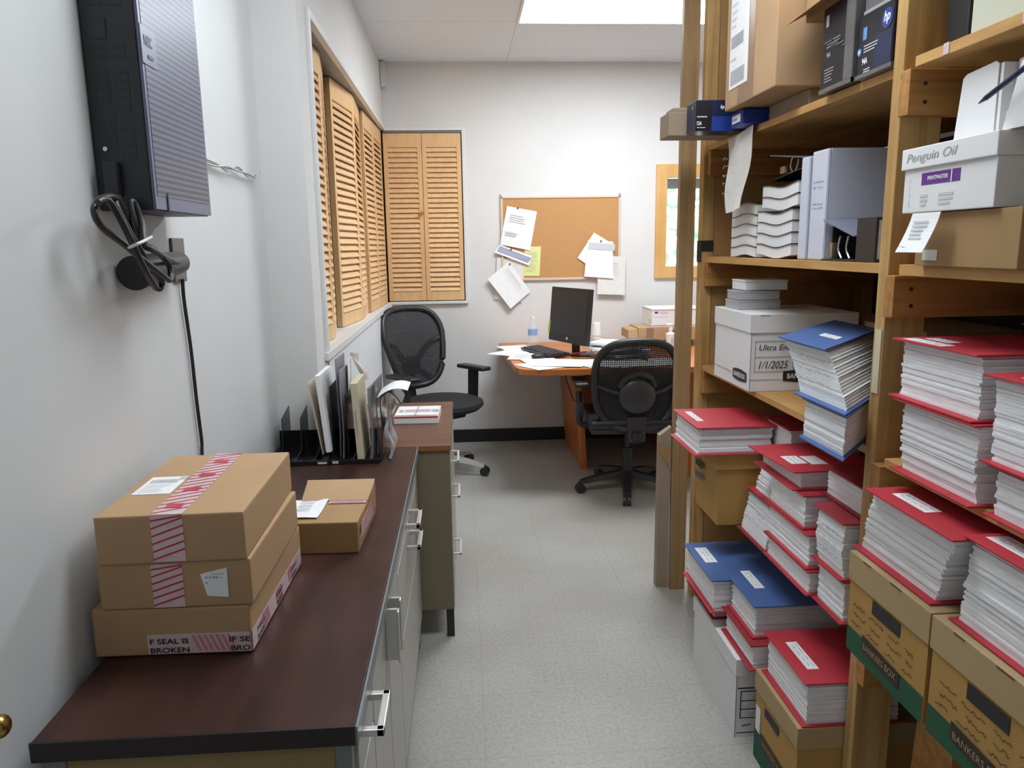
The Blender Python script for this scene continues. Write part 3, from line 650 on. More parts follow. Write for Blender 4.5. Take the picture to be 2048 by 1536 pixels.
wall_sheet('notice', 'narrow blue-printed table strip below the tilted letter', 'paper', [(989, 505), (1058, 531), (1064, 512), (999, 489)], 5.397, PAPER, d_table, (1022, 499), .004)
wall_sheet('notice', 'diamond tilted printed sheet hanging below the board left corner', 'paper', [(975, 558), (1021, 617), (1061, 583), (1018, 523)], 5.402, PAPER, d_lines, (1020, 528), .02)
wall_sheet('notice', 'long white page hanging lowest off the right corner of the board', 'paper', [(1194, 588), (1249, 590), (1251, 514), (1196, 510)], 5.398, PAPERG, d_lines, None, .012)
wall_sheet('notice', 'tilted white sheet under the grey headed page on board right', 'paper', [(1155, 516), (1190, 541), (1224, 487), (1188, 465)], 5.400, PAPER, None)
wall_sheet('notice', 'white page with grey printed band pinned on board right', 'paper', [(1168, 553), (1226, 557), (1226, 483), (1176, 480)], 5.394, PAPER, lambda b, o, r_, u, W_, H_: patch(b, o+r_*W_*.04+u*H_*.76, r_, u, W_*.9, H_*.18, INKL, .0004), (1202, 482), .01)

# ================================================================ DESK
DK = thing('desk', 'cherry wood desk with rounded corner against the back wall', 'desk', (0, 0, 0))
poly = [(.252, 5.395), (.262, 4.98), (.292, 4.30), (.31, 4.22), (.36, 4.175), (.42, 4.16), (2.0, 4.115), (2.0, 5.395)]
b = B(); b.prism(poly, 'z', .705, .737, CHERRYX); b.build('desktop', DK)
b = B(); b.hexa([(.735, 4.635, 0), (.775, 4.64, 0), (.775, 5.38, 0), (.735, 5.38, 0), (.680, 4.66, .705), (.735, 4.64, .705), (.735, 5.38, .705), (.680, 5.38, .705)], CHERRY); b.build('left_side_panel', DK)
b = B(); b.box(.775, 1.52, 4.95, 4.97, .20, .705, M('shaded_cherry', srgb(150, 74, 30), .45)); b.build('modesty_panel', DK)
b = B(); b.box(1.36, 1.95, 4.45, 5.38, 0, .705, CHERRY, .003); b.build('pedestal', DK)
b = B(); b.box(.60, .755, 4.62, 4.64, .62, .70, M('beige_block', srgb(206, 186, 166), .6)); b.build('cable_box', DK)
b = B(); b.tube(spline([(.62, 4.6, .70), (.63, 4.6, .62), (.655, 4.61, .54), (.69, 4.64, .45)]), .004, GREYP); b.build('cable', DK, True)
ZD = .7385
def desk_sheet(label, cx, cy, rot, k, wd=.216, ln=.28, mat=PAPER, droop=0, name='paper_sheet', group=None, det=None):
    t = thing(name, label, 'paper', (cx, cy, ZD+.0012*k), R(rot), group)
    g = [[(-wd/2+wd*i/5, -ln/2+ln*j/5, .0005*math.sin(i*2+j+k)+.0005-(droop*max(0, (2-j)/2)**2 if droop else 0)) for j in range(6)] for i in range(6)]
    b = B(); b.sheet(g, .0005, mat); b.build('sheet', t)
    if det:
        b = B(); det(b, Vector((-wd/2, -ln/2, .0012)), Vector(XP), Vector(YP), wd, ln); b.build('print', t)
    return t
desk_sheet('white sheet at the far left edge of the desk beside the bottle', .36, 5.10, 15, 0)
desk_sheet('white sheet sticking out past the left edge of the desk', .315, 4.88, -38, 1)
desk_sheet('white sheet lying left of the computer mouse', .395, 4.68, -12, 2, det=d_lines)
desk_sheet('folded white sheet hanging over the front left corner of the desk', .44, 4.30, 28, 1, .20, .26)
desk_sheet('white sheet under the mouse at the desk front', .47, 4.42, 10, 3, det=d_lines)
desk_sheet('white sheet between mouse and keyboard on the front of the desk', .60, 4.36, -14, 4)
desk_sheet('white sheet right of the keyboard along the desk front edge', .76, 4.34, 22, 2, det=d_lines)
desk_sheet('white sheet fanned out at the foot of the paper pile', .84, 4.29, -30, 5, .2, .26)
desk_sheet('white sheet directly behind the mesh chair back', .98, 4.30, 8, 3)
desk_sheet('white sheet nearest the shelving on the desk front', 1.20, 4.32, -10, 2)
# paper pile
rn = random.Random(11); 
PB = M('blue_leaflet', srgb(112, 160, 206), .5); PG = M('grey_leaflet', srgb(130, 132, 140), .5, var=.1)
pile = [('pale blue leaflet', PB), ('white letter', PAPER), ('dark grey magazine', M('dark_leaflet', srgb(70, 74, 84), .4)), ('cream envelope', PAPERG), ('light grey brochure', PG), ('white form', PAPER), ('striped grey leaflet', INKL), ('white printed page', PAPER)]
zz = ZD+.008
for i, (nm, mt) in enumerate(pile):
    t = thing('loose_mail', nm+' in the messy heap of mail behind the mesh chair, layer '+('lowest', 'second', 'third', 'fourth', 'fifth', 'sixth', 'seventh', 'topmost')[i], 'mail', (.955+rn.uniform(-.05, .06), 4.585+rn.uniform(-.05, .05), zz), R(rn.uniform(-40, 40)), 'heap of mail on the desk')
    th = rn.choice((.007, .010, .013)); sl = rn.uniform(0, .008)
    b = B(); b.hexa([(-.14, -.105, 0), (.14, -.105, 0), (.14, .105, 0), (-.14, .105, 0), (-.14, -.105, th), (.14, -.105, th), (.14, .105, th), (-.14, .105, th)], mt); b.build('sheets', t)
    if i in (0, 2, 5, 7):
        b = B(); lines(b, (-.12, -.09, th), XP, YP, .22, .17, INKL if mt is PAPER else PAPER, 6, seed=i); b.build('print', t)
    zz += th+.0015
t = thing('tray', 'flat white padded envelope on top of the mail heap near the cups', 'envelope', (1.015, 4.93, ZD+.0), R(-4)); b = B(); b.box(-.17, .17, -.12, .12, 0, .038, PAPER, .006); b.build('envelope', t)
# monitor
mo = thing('monitor', 'black flat screen monitor turned to the left on the desk', 'monitor', (.655, 4.66, ZD), R(-66))
TM = Matrix.Translation((0, 0, .085)) @ Matrix.Rotation(R(-5), 4, 'X')
b = B(); b.box(-.225, .225, -.012, .014, 0, .345, BLACKP, .004, TM); b.box(-.15, .15, .010, .04, .06, .28, BLACKP, .01, TM); b.build('housing', mo)
b = B(); b.box(-.205, .205, -.0135, -.0118, .052, .327, SCREEN, 0, TM); b.build('screen', mo)
b = B(); b.cyl(TM @ Vector((0, -.0115, .028)), TM @ Vector((0, -.0135, .028)), .009, INKL); lg = b.build('logo', mo)
b = B(); b.box(-.03, .03, .045, .070, .01, .20, BLACKP, .004); b.build('stand_neck', mo)
b = B(); b.lathe([(.085, 0), (.085, .008), (.07, .014), (.0, .016)], (0, .11, 0), BLACKP, 32); b.build('stand_base', mo, True)
b = B(); b.box(-.235, -.216, -.016, -.0135, .03, .115, GREENY, 0, TM @ Matrix.Rotation(R(4), 4, 'Y')); b.build('sticky_tab', mo)
# keyboard, mouse
kb = thing('keyboard', 'black keyboard lying in front of the monitor', 'keyboard', (.520, 4.80, ZD+.0085), R(-70))
b = B(); b.hexa([(-.22, -.07, 0), (.22, -.07, 0), (.22, .07, 0), (-.22, .07, 0), (-.22, -.07, .010), (.22, -.07, .010), (.22, .07, .020), (-.22, .07, .020)], BLACKP); b.build('case', kb)
b = B()
for r in range(5):
    for c in range(19):
        x = -.208+c*.0222; y = -.055+r*.023; z = .0115+(y+.07)/.14*.010; b.box(x, x+.018, y, y+.018, z-.002, z+.004, GREYP)
b.build('keys', kb, kind='stuff')
ms = thing('computer_mouse', 'black computer mouse on the papers at the desk left', 'mouse', (.462, 4.58, ZD+.006), R(-70))
b = B(); b.ball((0, 0, .012), .03, BLACKP, (1.0, 1.75, .62), 20); b.build('shell', ms, True)
b = B(); b.ball((0, .028, .028), .006, GREYP, (.5, 1.4, 1)); b.build('wheel', ms, True)
b = B(); b.tube(spline([(.468, 4.63, ZD+.010), (.462, 4.66, ZD+.010), (.450, 4.70, ZD+.010)]), .002, BLACKP); b.build('mouse_cable').parent = ms
MS = bpy.data.objects['mouse_cable']; MS.matrix_parent_inverse = (Matrix.Translation(ms.location) @ Euler(ms.rotation_euler).to_matrix().to_4x4()).inverted()
t = thing('pen', 'red pen lying on the right end of the keyboard', 'pen', (.70, 4.54, ZD+.034), R(20)); b = B(); b.cyl((-.06, 0, 0), (.055, 0, .006), .004, M('red_pen', srgb(150, 36, 44), .4)); b.build('barrel', t, True); b = B(); b.cyl((.055, 0, .006), (.068, 0, .007), .0045, PAPER, .002); b.build('cap', t, True)
# bottle
bt = thing('water_bottle', 'clear plastic water bottle with blue label left of the monitor', 'bottle', (.472, 5.10, ZD+.003))
b = B(); b.lathe([(.028, 0), (.033, .01), (.033, .07), (.030, .075), (.033, .08), (.033, .125), (.030, .15), (.014, .185), (.0125, .195)], (0, 0, 0), MESHW); b.build('bottle_body', bt, True)
b = B(); b.lathe([(.0335, .085), (.0335, .128)], (0, 0, 0), M('blue_label', srgb(150, 172, 214), .5)); b.build('label', bt, True)
b = B(); b.lathe([(.014, .195), (.014, .21), (0, .21)], (0, 0, 0), PAPER); b.build('cap', bt, True)
# cups
t = thing('cup_stack', 'upside down stack of white foam cups right of the monitor', 'cups', (.925, 5.16, ZD+.002))
for k in range(4): b = B(); b.lathe([(.040, .0), (.040, .006), (.028, .090), (0, .090)], (0, 0, k*.022), WHITECARD); b.build('cup', t, True)
# boxes on desk right
t = thing('black_case', 'low black case under the brown carton on the desk', 'case', (1.37, 5.16, ZD)); b = B(); b.box(-.17, .20, -.14, .12, 0, .040, BLACKP, .008); b.build('case', t); b = B(); b.box(-.10, .0, -.146, -.139, .010, .026, GREYP); b.build('handle', t)
t = thing('cardboard_box', 'flat brown carton on the desk right, carrying the postal box', 'box', (1.40, 5.17, ZD+.0415), R(0))
b = B(); b.box(-.21, .21, -.15, .13, 0, .088, CARD, .003); b.build('carton', t)
b = B(); b.hexa([(-.212, -.15, .0), (-.212, .12, .0), (-.214, .12, .08), (-.214, -.15, .08), (-.275, -.13, .012), (-.275, .10, .012), (-.275, .10, .07), (-.275, -.13, .07)], CARD); b.build('side_flap', t)
b = B(); patch(b, (-.155, -.15, .02), XP, ZP, .05, .066, TAPE); patch(b, (-.175, -.15, .034), XP, ZP, .012, .022, INKG); patch(b, (.02, -.15, .05), XP, ZP, .03, .02, INKB); patch(b, (.08, -.15, .045), XP, ZP, .03, .018, INKB); b.build('print', t)
t = thing('postal_box', 'white postal box with red edge stripes on the brown carton', 'box', (1.47, 5.19, ZD+.131), R(0))
b = B(); b.box(-.185, .185, -.15, .13, 0, .125, WHITECARD, .002); b.build('carton', t)
b = B(); patch(b, (-.183, -.15, .112), XP, ZP, .366, .004, POSTRED); patch(b, (-.183, -.15, .008), XP, ZP, .366, .004, POSTRED); patch(b, (-.185, .12, .112), YM, ZP, .26, .004, POSTRED)
patch(b, (-.165, -.15, .092), XP, ZP, .022, .013, HPBLUE); lines(b, (-.135, -.15, .088), XP, ZP, .07, .018, INKL, 2, fill=.5); lines(b, (-.165, -.15, .066), XP, ZP, .1, .01, INKL, 1); patch(b, (-.185, -.08, .02), YM, ZP, .045, .03, INKL); b.build('postal_print', t)
t = thing('hand_sanitizer', 'white pump bottle at the right end of the desk', 'bottle', (1.375, 4.88, ZD+.002))
b = B(); b.lathe([(.030, 0), (.032, .01), (.032, .10), (.012, .112), (.012, .125)], (0, 0, 0), WHITECARD); b.build('bottle_body', t, True)
b = B(); b.cyl((0, 0, .125), (0, 0, .14), .014, PAPER); b.cyl((0, 0, .14), (0, 0, .155), .006, PAPER); b.box(-.03, .012, -.010, .010, .155, .170, PAPER, .004); b.build('pump', t, True)
b = B(); lines(b, (-.01, -.0325, .03), XP, ZP, .02, .05, INKL, 4); b.build('label', t)

# ================================================================ CHAIRS
def chair(label, loc, rot, kind):
    """mesh office chair facing local -y before rotation"""
    t = thing('office_chair', label, 'chair', (loc[0], loc[1], 0), rot)
    silver = kind == 'round'
    BM = CHROME if silver else BLACKP; SF = BLACKF if silver else BLACKP
    for k in range(5):
        a = 2*math.pi*k/5+(R(13) if silver else R(8)); d = Vector((math.cos(a), math.sin(a), 0)); s_ = Vector((-d.y, d.x, 0))
        b = B(); w0, w1 = (.022, .014) if silver else (.034, .022)
        P0, P1, P2 = d*.02, d*.16, d*.285; z0, z1, z2 = .115, .105, .070
        b.hexa([P0-s_*w0+Vector((0, 0, z0-.03)), P1-s_*w0*.9+Vector((0, 0, z1-.03)), P1+s_*w0*.9+Vector((0, 0, z1-.03)), P0+s_*w0+Vector((0, 0, z0-.03)), P0-s_*w0*.7+Vector((0, 0, z0+.01)), P1-s_*w0*.6+Vector((0, 0, z1)), P1+s_*w0*.6+Vector((0, 0, z1)), P0+s_*w0*.7+Vector((0, 0, z0+.01))], BM)
        b.hexa([P1-s_*w0*.9+Vector((0, 0, z1-.03)), P2-s_*w1+Vector((0, 0, z2-.015)), P2+s_*w1+Vector((0, 0, z2-.015)), P1+s_*w0*.9+Vector((0, 0, z1-.03)), P1-s_*w0*.6+Vector((0, 0, z1)), P2-s_*w1*.8+Vector((0, 0, z2+.006)), P2+s_*w1*.8+Vector((0, 0, z2+.006)), P1+s_*w0*.6+Vector((0, 0, z1))], BM)
        lg = b.build('base_leg', t, True)
        b = B(); c = d*.285
        for q in (-.013, .013): b.cyl(c+s_*(q-.009)+Vector((0, 0, .0285)), c+s_*(q+.009)+Vector((0, 0, .0285)), .028, BLACKP, seg=18)
        b.cyl(c+Vector((0, 0, .03)), c+Vector((0, 0, .066)), .012, BLACKP); b.build('caster', lg, True)
    b = B(); b.cyl((0, 0, .075), (0, 0, .13), .045, BLACKP, .036); b.cyl((0, 0, .13), (0, 0, .26), .030, BLACKP); b.cyl((0, 0, .26), (0, 0, .38), .016, CHROME if silver else BLACKP); b.build('gas_lift', t, True)
    b = B(); b.box(-.10, .10, -.13, .13, .37, .405, BLACKP, .010); b.cyl((.08, 0, .385), (.24, 0, .38), .006, BLACKP); b.build('tilt_mechanism', t, True)
    b = B(); sy = -.02 if silver else .0
    if silver:
        b.lathe([(0, 0), (.15, .002), (.235, .02), (.262, .045), (.258, .068), (.22, .083), (.1, .08), (0, .076)], (0, sy, .405), SF, 40)
        for v in b.bm.verts: v.co.x *= .99
    else:
        b.box(-.245, .245, -.245, .235, .395, .425, BLACKP, .014); b.box(-.25, .25, -.25, .24, .42, .475, M('black_leather', (.016, .016, .02), .35), .024, seg=4)
    b.build('seat', t, True)
    # backrest: rounded outline, curved around the sitter
    zb0, zb1 = (.56, 1.02) if silver else (.44, .90)
    hw0, hw1 = (.150, .232) if silver else (.205, .228)
    def bp(u, v):   # u -1..1, v 0..1
        hw = hw0+(hw1-hw0)*min(1, v*1.5)**.7 if silver else hw0+(hw1-hw0)*math.sin(min(1, v*1.15)*math.pi/2)
        return Vector((u*hw, .235+.045*math.sin(v*3.0)*-.4+(.12 if silver else .07)*v-.045*u*u*1.0, zb0+(zb1-zb0)*v+(.02*(1-u*u) if v > .5 else -.02*(1-u*u))*abs(v-.5)*2))
    rim = []
    for k in range(48):
        a = 2*math.pi*k/48; ca, sa = math.cos(a), math.sin(a); e = 4.2 if silver else 3.4
        u = (abs(ca)**(2/e))*(1 if ca > 0 else -1); v = .5+.5*(abs(sa)**(2/e))*(1 if sa > 0 else -1); rim.append(bp(u, v))
    g = []
    for i in range(13):
        v = i/12; row = []
        uu = (1-abs(2*v-1)**4.0)**(1/4.0) if 0 < v < 1 else .72
        for j in range(13): row.append(bp((2*j/12-1)*max(uu, .7)*.97, .015+.97*v))
        g.append(row)
    b = B(); b.sheet(g, .0012, CMESH); bk = b.build('backrest_mesh', t, True)
    b = B(); b.tube(rim, .0205 if silver else .021, BLACKP, 10, True); b.build('backrest_frame', t, True)
    b = B()
    if silver:
        for s_ in (-1, 1):
            b.tube(spline([bp(s_*.97, .60)+Vector((0, .012, 0)), bp(s_*.6, .50)+Vector((0, .03, 0)), bp(s_*.28, .33)+Vector((0, .045, 0)), bp(0, .22)+Vector((0, .05, 0))]), [.022]*19, BLACKP, 8)
            b.tube(spline([bp(0, .24)+Vector((0, .045, 0)), bp(s_*.35, .16)+Vector((0, .04, 0)), bp(s_*.7, .06)+Vector((0, .02, 0))]), .020, BLACKP, 8)
        b.ball(bp(0, .25)+Vector((0, .045, 0)), .075, BLACKP, (1.1, .25, .9))
        b.tube(spline([bp(0, .2)+Vector((0, .05, 0)), (0, .30, .50), (0, .26, .42), (0, .10, .39)]), .026, BLACKP)
    else:
        b.tube(spline([bp(-.42, .50)+Vector((0, .02, 0)), bp(-.30, .60)+Vector((0, .035, 0)), bp(0, .655)+Vector((0, .045, 0)), bp(.30, .60)+Vector((0, .035, 0)), bp(.42, .50)+Vector((0, .02, 0))]), .016, BLACKP, 8)
        b.ball(bp(0, .40)+Vector((0, .03, 0)), .10, GREYP, (1.0, .25, 1.0))
        for s_ in (-1, 1): b.tube(spline([bp(s_*.15, .42)+Vector((0, .03, 0)), bp(s_*.6, .44)+Vector((0, .03, 0)), bp(s_*.95, .50)]), .010, BLACKP, 8)
        b.prism([(-.045, .36), (.045, .36), (.055, .50), (-.055, .50)], 'y', .235, .275, GREYP)
        b.tube(spline([(0, .27, .42), (0, .25, .37), (0, .10, .38)]), .03, BLACKP)
    b.build('lumbar_support', t, True)
    for s_ in (-1, 1):
        b = B(); x = s_*.275
        if silver: b.prism([(x-s_*.04, .395), (x-s_*.04, .41), (x+s_*.012, .42), (x+s_*.025, .645), (x-s_*.015, .645), (x-s_*.022, .43)], 'y', -.03, .03, BLACKP)
        else:
            b.tube(spline([(s_*.20, .02, .40), (x, .02, .41), (x+s_*.012, .02, .47), (x+s_*.010, .0, .60)]), .019, BLACKP, 8); b.box(x-.012, x+.030, -.025, .035, .46, .54, GREYP, .006)
        ar = b.build('armrest', t, True)
        b = B(); b.box(x+s_*.008-.04, x+s_*.008+.04, -.13, .13, .642, .668, BLACKP, .012, seg=3); b.build('arm_pad', ar, True)
    return t
chair('black mesh office chair with round seat and chrome base beside the left shutters', (-.16, 4.66), R(40), 'round')
chair('black mesh office chair with square back pulled up to the cherry desk', (.94, 4.20), R(178), 'square')

# ================================================================ SHELVING ON THE RIGHT
XB = 1.55
sh = thing('storage_shelf', 'tall built-in pine and plywood shelving along the right side of the aisle', 'shelving', (0, 0, 0))
def post(x0, x1, y0, y1): B().box(x0, x1, y0, y1, 0.0, CH-.002, PINE, .003).build('post', sh)
post(.90, .99, 1.545, 1.583); post(1.50, 1.59, 1.545, 1.583)
post(.90, .945, 2.81, 2.855); post(1.50, 1.59, 2.82, 2.858)
post(.90, .99, .30, .338); post(1.50, 1.59, .30, .338)
LV = ((1.765, 1.785), (1.359, 1.381), (.948, .967), (.508, .530))
for z0, z1 in LV:
    B().box(.915, XB, 1.587, 2.805, z0, z1, PLY, .001).build('shelf_board', sh)
    B().box(.900, XB, .342, 1.505, z0, z1, PLY, .001).build('shelf_board', sh)
    for y0 in (1.507, .34, 2.78):
        zz = z0 if y0 != 1.507 else z0
        B().box(.915 if y0 != 1.507 else .893, 1.56, y0, y0+(.036 if y0 != 2.78 else .028), z0-.089, z0-.001, PINEX, .002).build('cleat', sh)
B().box(.946, 1.50, 2.812, 2.826, .03, CH-.01, M('plywood_end', srgb(164, 124, 78), .6, var=.08)).build('end_panel', sh)
B().box(1.592, 1.604, .30, 2.86, 0.02, 1.76, DARKPLY).build('back_panel', sh)
b = B(); b.box(.8985, .900, 2.806, 2.856, 1.36, 1.44, BLACKP); b.box(.900, .946, 2.8075, 2.8095, 1.40, 1.44, BLACKP, 0, Matrix.Translation((0, 0, 0))); b.build('tape_strip', sh)
b = B(); b.box(.8975, .8995, 1.548, 1.572, 1.10, 1.24, CREAM); b.build('paper_remnant', sh)
b = B()
for y in (1.13, 1.20, 1.40): b.box(.8985, .8998, y, y+.016, 1.766, 1.786, TAPEW)
b.build('label_residue', sh)
b = B()
for x, z in ((.925, 1.735), (.927, 1.70), (.93, 1.33), (.932, 1.295)): b.cyl((x, 1.5065, z), (x, 1.5055, z), .004, INK, seg=10)
b.build('screw_head', sh)
tag(B().box(.835, .897, 2.885, 2.918, 0, CH-.003, wood('tan_timber', srgb(140, 112, 76), srgb(166, 136, 96), 'z'), .003).build('timber_post'), 'tan timber upright standing against the far end of the shelving', 'timber')
t = thing('flat_carton', 'folded cardboard sheet leaning against the far end upright', 'cardboard', (.815, 2.935, 0), 0)
b = B(); b.hexa([(-.032, -.02, 0), (.016, -.03, 0), (.016, .0, 0), (-.032, .02, 0), (-.030, -.02, .66), (.016, -.03, .70), (.016, 0, .70), (-.030, .02, .66)], CARDG); b.build('sheet', t)
b = B(); b.hexa([(-.036, -.022, .60), (.016, -.034, .52), (.016, -.032, .52), (-.036, -.020, .60), (-.036, -.022, .64), (.016, -.034, .60), (.016, -.032, .60), (-.036, -.020, .64)], M('brown_tape', srgb(160, 124, 84), .3)); b.build('tape', t)

# ---------------------------------------------------------------- ledgers
def ledger(label, x, yn, z, L, h, top=RED, bot=None, w=.225, lean=0, leanx=0, rot=0, over=.014, lab=None, write=0, bulge=0, covh=.004, group=None, layers=None, topskew=0, skew=0):
    """thick page block between two covers: x,yn = near front corner of the pages, L runs away from the viewer"""
    bot = bot or top; t = thing('ledger', label, 'ledger', (x, yn, z), rot, group)
    n = layers or max(5, int(h/.0062)); rn = random.Random(hash(label) % 9999 if False else sum(map(ord, label)))
    b = B(); b.box(-over, w+.006, -.010, L+.010, 0, covh, bot, .001); b.build('bottom_cover', t)
    b = B(); hh = (h-2*covh)/n; px = py = 0
    for i in range(n):
        f = (i+.5)/n; jx = rn.uniform(-.0022, .0022); jy = rn.uniform(-.003, .003)
        ox = leanx*f-bulge*math.sin(f*math.pi)+jx; oy = lean*f**1.3+jy
        z0 = covh+i*hh
        b.box(ox, ox+w-.004, oy, oy+L, z0, z0+hh*rn.uniform(.90, .985), PAGES)
    b.build('page_block', t)
    b = B(); q = .006
    zt = h-covh; ox, oy = leanx, lean
    b.box(-over, w+.006, -.012, L+.010, 0, covh, top, .001, Matrix.Translation((ox, oy, zt)) @ Matrix.Rotation(topskew, 4, 'Z')); cv = b.build('top_cover', t)
    if lab:
        b = B()
        for (lx, ly, lw, lh) in lab:
            o_ = Vector((ox+lx, oy+ly, h)); patch(b, o_, XP, YP, lw, lh, PAPER, .0003)
            lines(b, o_+Vector((lw*.15, lh*.1, 0)), YP, XM, lh*.8, -lw*.6 if False else .001, INKL, 1)
            scrawl(b, o_+Vector((lw*.85, lh*.08, .0004)), YP, XM, lh*.84, lw*.7, INKG, 2, seed=int(lx*900+ly*700+h*1000), wline=.0012)
        b.build('title_label', t)
    if write:
        b = B(); scrawl(b, (-bulge-.0035+leanx*.5, L*.9+lean*.5, h*.25), YM, ZP, L*.8, h*.6, INKG, write, seed=int(h*1e4), wline=.0012); b.build('edge_writing', t)
    if skew:
        for c in t.children:
            for v in c.data.vertices: v.co.y += v.co.x*skew
    return t
LB = [(.012, .05, .045, .11)]
# shelf 3, far bay
ledger('blue covered ledger lying under another at the near end of the third shelf', .808, 1.507, .968, .190, .100, BLUE, BLUE, lean=-.004, over=.012, skew=1.15, w=.27)
ledger('slumped blue covered ledger, uppermost beside the white archive box, writing on its page edges', .812, 1.510, 1.069, .225, .128, BLUE, BLUE, lean=.105, over=.02, lab=[(.085, .03, .035, .09)], write=3, leanx=-.002, skew=1.1, w=.30)
# on the cardboard box, shelf 4
# stack A, B, C on shelf 4
ledger('red ledger at the bottom of the stack in the middle of the fourth shelf', .872, 1.752, .531, .262, .068, RED, RED, over=.012)
ledger('red ledger second from bottom in the middle stack of the fourth shelf', .872, 1.760, .600, .246, .092, RED, RED, lean=.005, over=.012)
ledger('red ledger third up in the middle stack, its pages sagging forward', .874, 1.800, .693, .215, .092, RED, RED, lean=.003, over=.010)
ledger('red ledger on top of the middle stack with two white title labels', .876, 1.838, .7865, .25, .052, RED, RED, over=.026, lab=[(.0, .06, .045, .075), (.052, .05, .045, .080)], topskew=R(4))
ledger('red ledger with handwriting on its edge, lower one beside the tan carton', .872, 2.035, .531, .19, .135, RED, REDD, leanx=.025, lean=.0, write=2, over=.012)
ledger('red ledger with flared white edge, upper one beside the tan carton', .902, 2.040, .667, .160, .118, REDD, RED, leanx=.03, write=2, over=.02)
ledger('dark red ledger half hidden at the back of the fourth shelf under the third', .975, 2.126, .787, .17, .090, REDD, RED, over=.012)
ledger('red ledger lowest in the near stack, mostly behind the kraft archive box', .885, 1.600, .531, .128, .110, RED, RED, over=.012)
ledger('red ledger with heavy handwriting on bulging pages, behind the wooden upright', .880, 1.600, .642, .130, .142, RED, RED, write=3, lean=.004, bulge=.006, over=.014)
ledger('red ledger on top of the near stack just beneath the lowest blue one', .930, 1.598, .786, .20, .076, REDD, REDD, over=.012)
# tan box with open red ledger
def archive_box(label, x, yn, z, L, h, W, mat, lid, front='handle', lidh=.055, taper=0, band=None, name='archive_box'):
    t = thing(name, label, 'archive box', (x, yn, z))
    b = B(); k = taper
    b.hexa([(.004+k, .004+k, 0), (W-.004-k, .004+k, 0), (W-.004-k, L-.004-k, 0), (.004+k, L-.004-k, 0), (.004, .004, h-.003), (W-.004, .004, h-.003), (W-.004, L-.004, h-.003), (.004, L-.004, h-.003)], mat); b.build('body', t)
    b = B(); b.box(0, W, 0, L, h-lidh, h, lid, .0015); b.build('lid', t)
    return t
t = archive_box('tan cardboard carton under a red ledger at the far end of the fourth shelf', .785, 2.235, .531, .255, .240, .36, KRAFT, KRAFT, lidh=.05, taper=.012)
b = B(); patch(b, (-.0012, .20, .155), YM, ZP, .075, .022, INK); b.build('hand_hole', t)
b = B(); b.hexa([(-.0005, .205, .115), (-.0005, .125, .115), (-.0005, .125, .132), (-.0005, .205, .132), (-.0012, .205, .115), (-.0012, .125, .115), (-.0012, .125, .132), (-.0012, .205, .132)], M('slate_label', srgb(92, 88, 104), .5)); b.build('label', t)
b = B(); b.box(.20, .26, -.0015, 0.003, .07, .10, HPNAVY); b.build('side_sticker', t)
ledger('red ledger with splayed pages resting crosswise on the tan carton', .725, 2.232, .7725, .255, .092, RED, RED, w=.235, over=.016, lab=[(.012, .08, .022, .14)], leanx=.008)

# floor group
t = archive_box('white archive box on the floor under stacked ledgers, printed label panel on its near side', .757, 1.925, 0, .405, .250, .33, WHITECARD, WHITECARD, lidh=.052)
b = B()
for a in ((.018, .19, .115, .118), (.018, .19, .06, .063), (.018, .19, .088, .091), (.018, .19, .145, .148), (.018, .021, .06, .148), (.187, .19, .06, .148), (.010, .20, .012, .015), (.010, .20, .155, .159)): patch(b, (a[0], .0035, a[2]), XP, ZP, a[1]-a[0], a[3]-a[2], INK, .0004)
patch(b, (.004, .0035, .0), XP, ZP, .003, .195, INKG, .0004)
scrawl(b, (.05, .0035, .118), XP, ZP, .12, .026, INKG, 1, seed=3); scrawl(b, (.035, .0035, .090), XP, ZP, .13, .026, INKG, 1, seed=4); scrawl(b, (.035, .0035, .062), XP, ZP, .13, .026, INKG, 1, seed=5); scrawl(b, (.02, .0035, .03), XP, ZP, .13, .022, INK, 1, seed=6, wline=.003); b.build('label_panel', t)
ledger('grey-edged ledger squashed between the white floor box and the far blue ledger', .775, 2.170, .251, .26, .050, RED, REDD, over=.010)
ledger('blue topped ledger farthest along the floor stacks, resting above the white box', .752, 2.112, .302, .275, .110, BLUE, RED, over=.014, lab=[(.010, .12, .04, .12)], w=.24)
ledger('red bottomed ledger on the near end of the white floor box', .785, 1.872, .251, .215, .078, REDD, RED, over=.014)
ledger('blue topped ledger wedged between the other blue one and the big red one', .800, 1.905, .330, .184, .098, BLUE, RED, over=.012, lab=[(.035, .10, .030, .12)], w=.25)
t = archive_box('kraft and green archive box on the floor under the lone red topped ledger', .785, 1.587, 0, .268, .265, .38, KRAFT, KRAFTL, lidh=.058)
b = B(); patch(b, (.0035, .263, .0), YM, ZP, .258, .095, GREEN); b.build('green_band', t)
b = B(); patch(b, (.0035, .255, .09), YM, ZP, .03, .075, PAPER, .0012); b.build('white_tag', t)
b = B(); patch(b, (.0035, .20, .165), YM, ZP, .09, .025, INK, .0012); b.build('hand_hole', t)
b = B(); patch(b, (.0035, .215, .060), YM, ZP, .16, .040, M('brown_black_print', srgb(52, 38, 34), .6), .0012); b.build('brand_plate', t)
text('BANKERS BOX', (.002, .208, .070), YM, ZP, .145, .018, KRAFT, t)
ledger('red topped ledger standing alone on the floor level kraft and green box', .808, 1.598, .266, .232, .118, RED, RED, w=.235, over=.012, lab=[(.022, .05, .03, .13)])

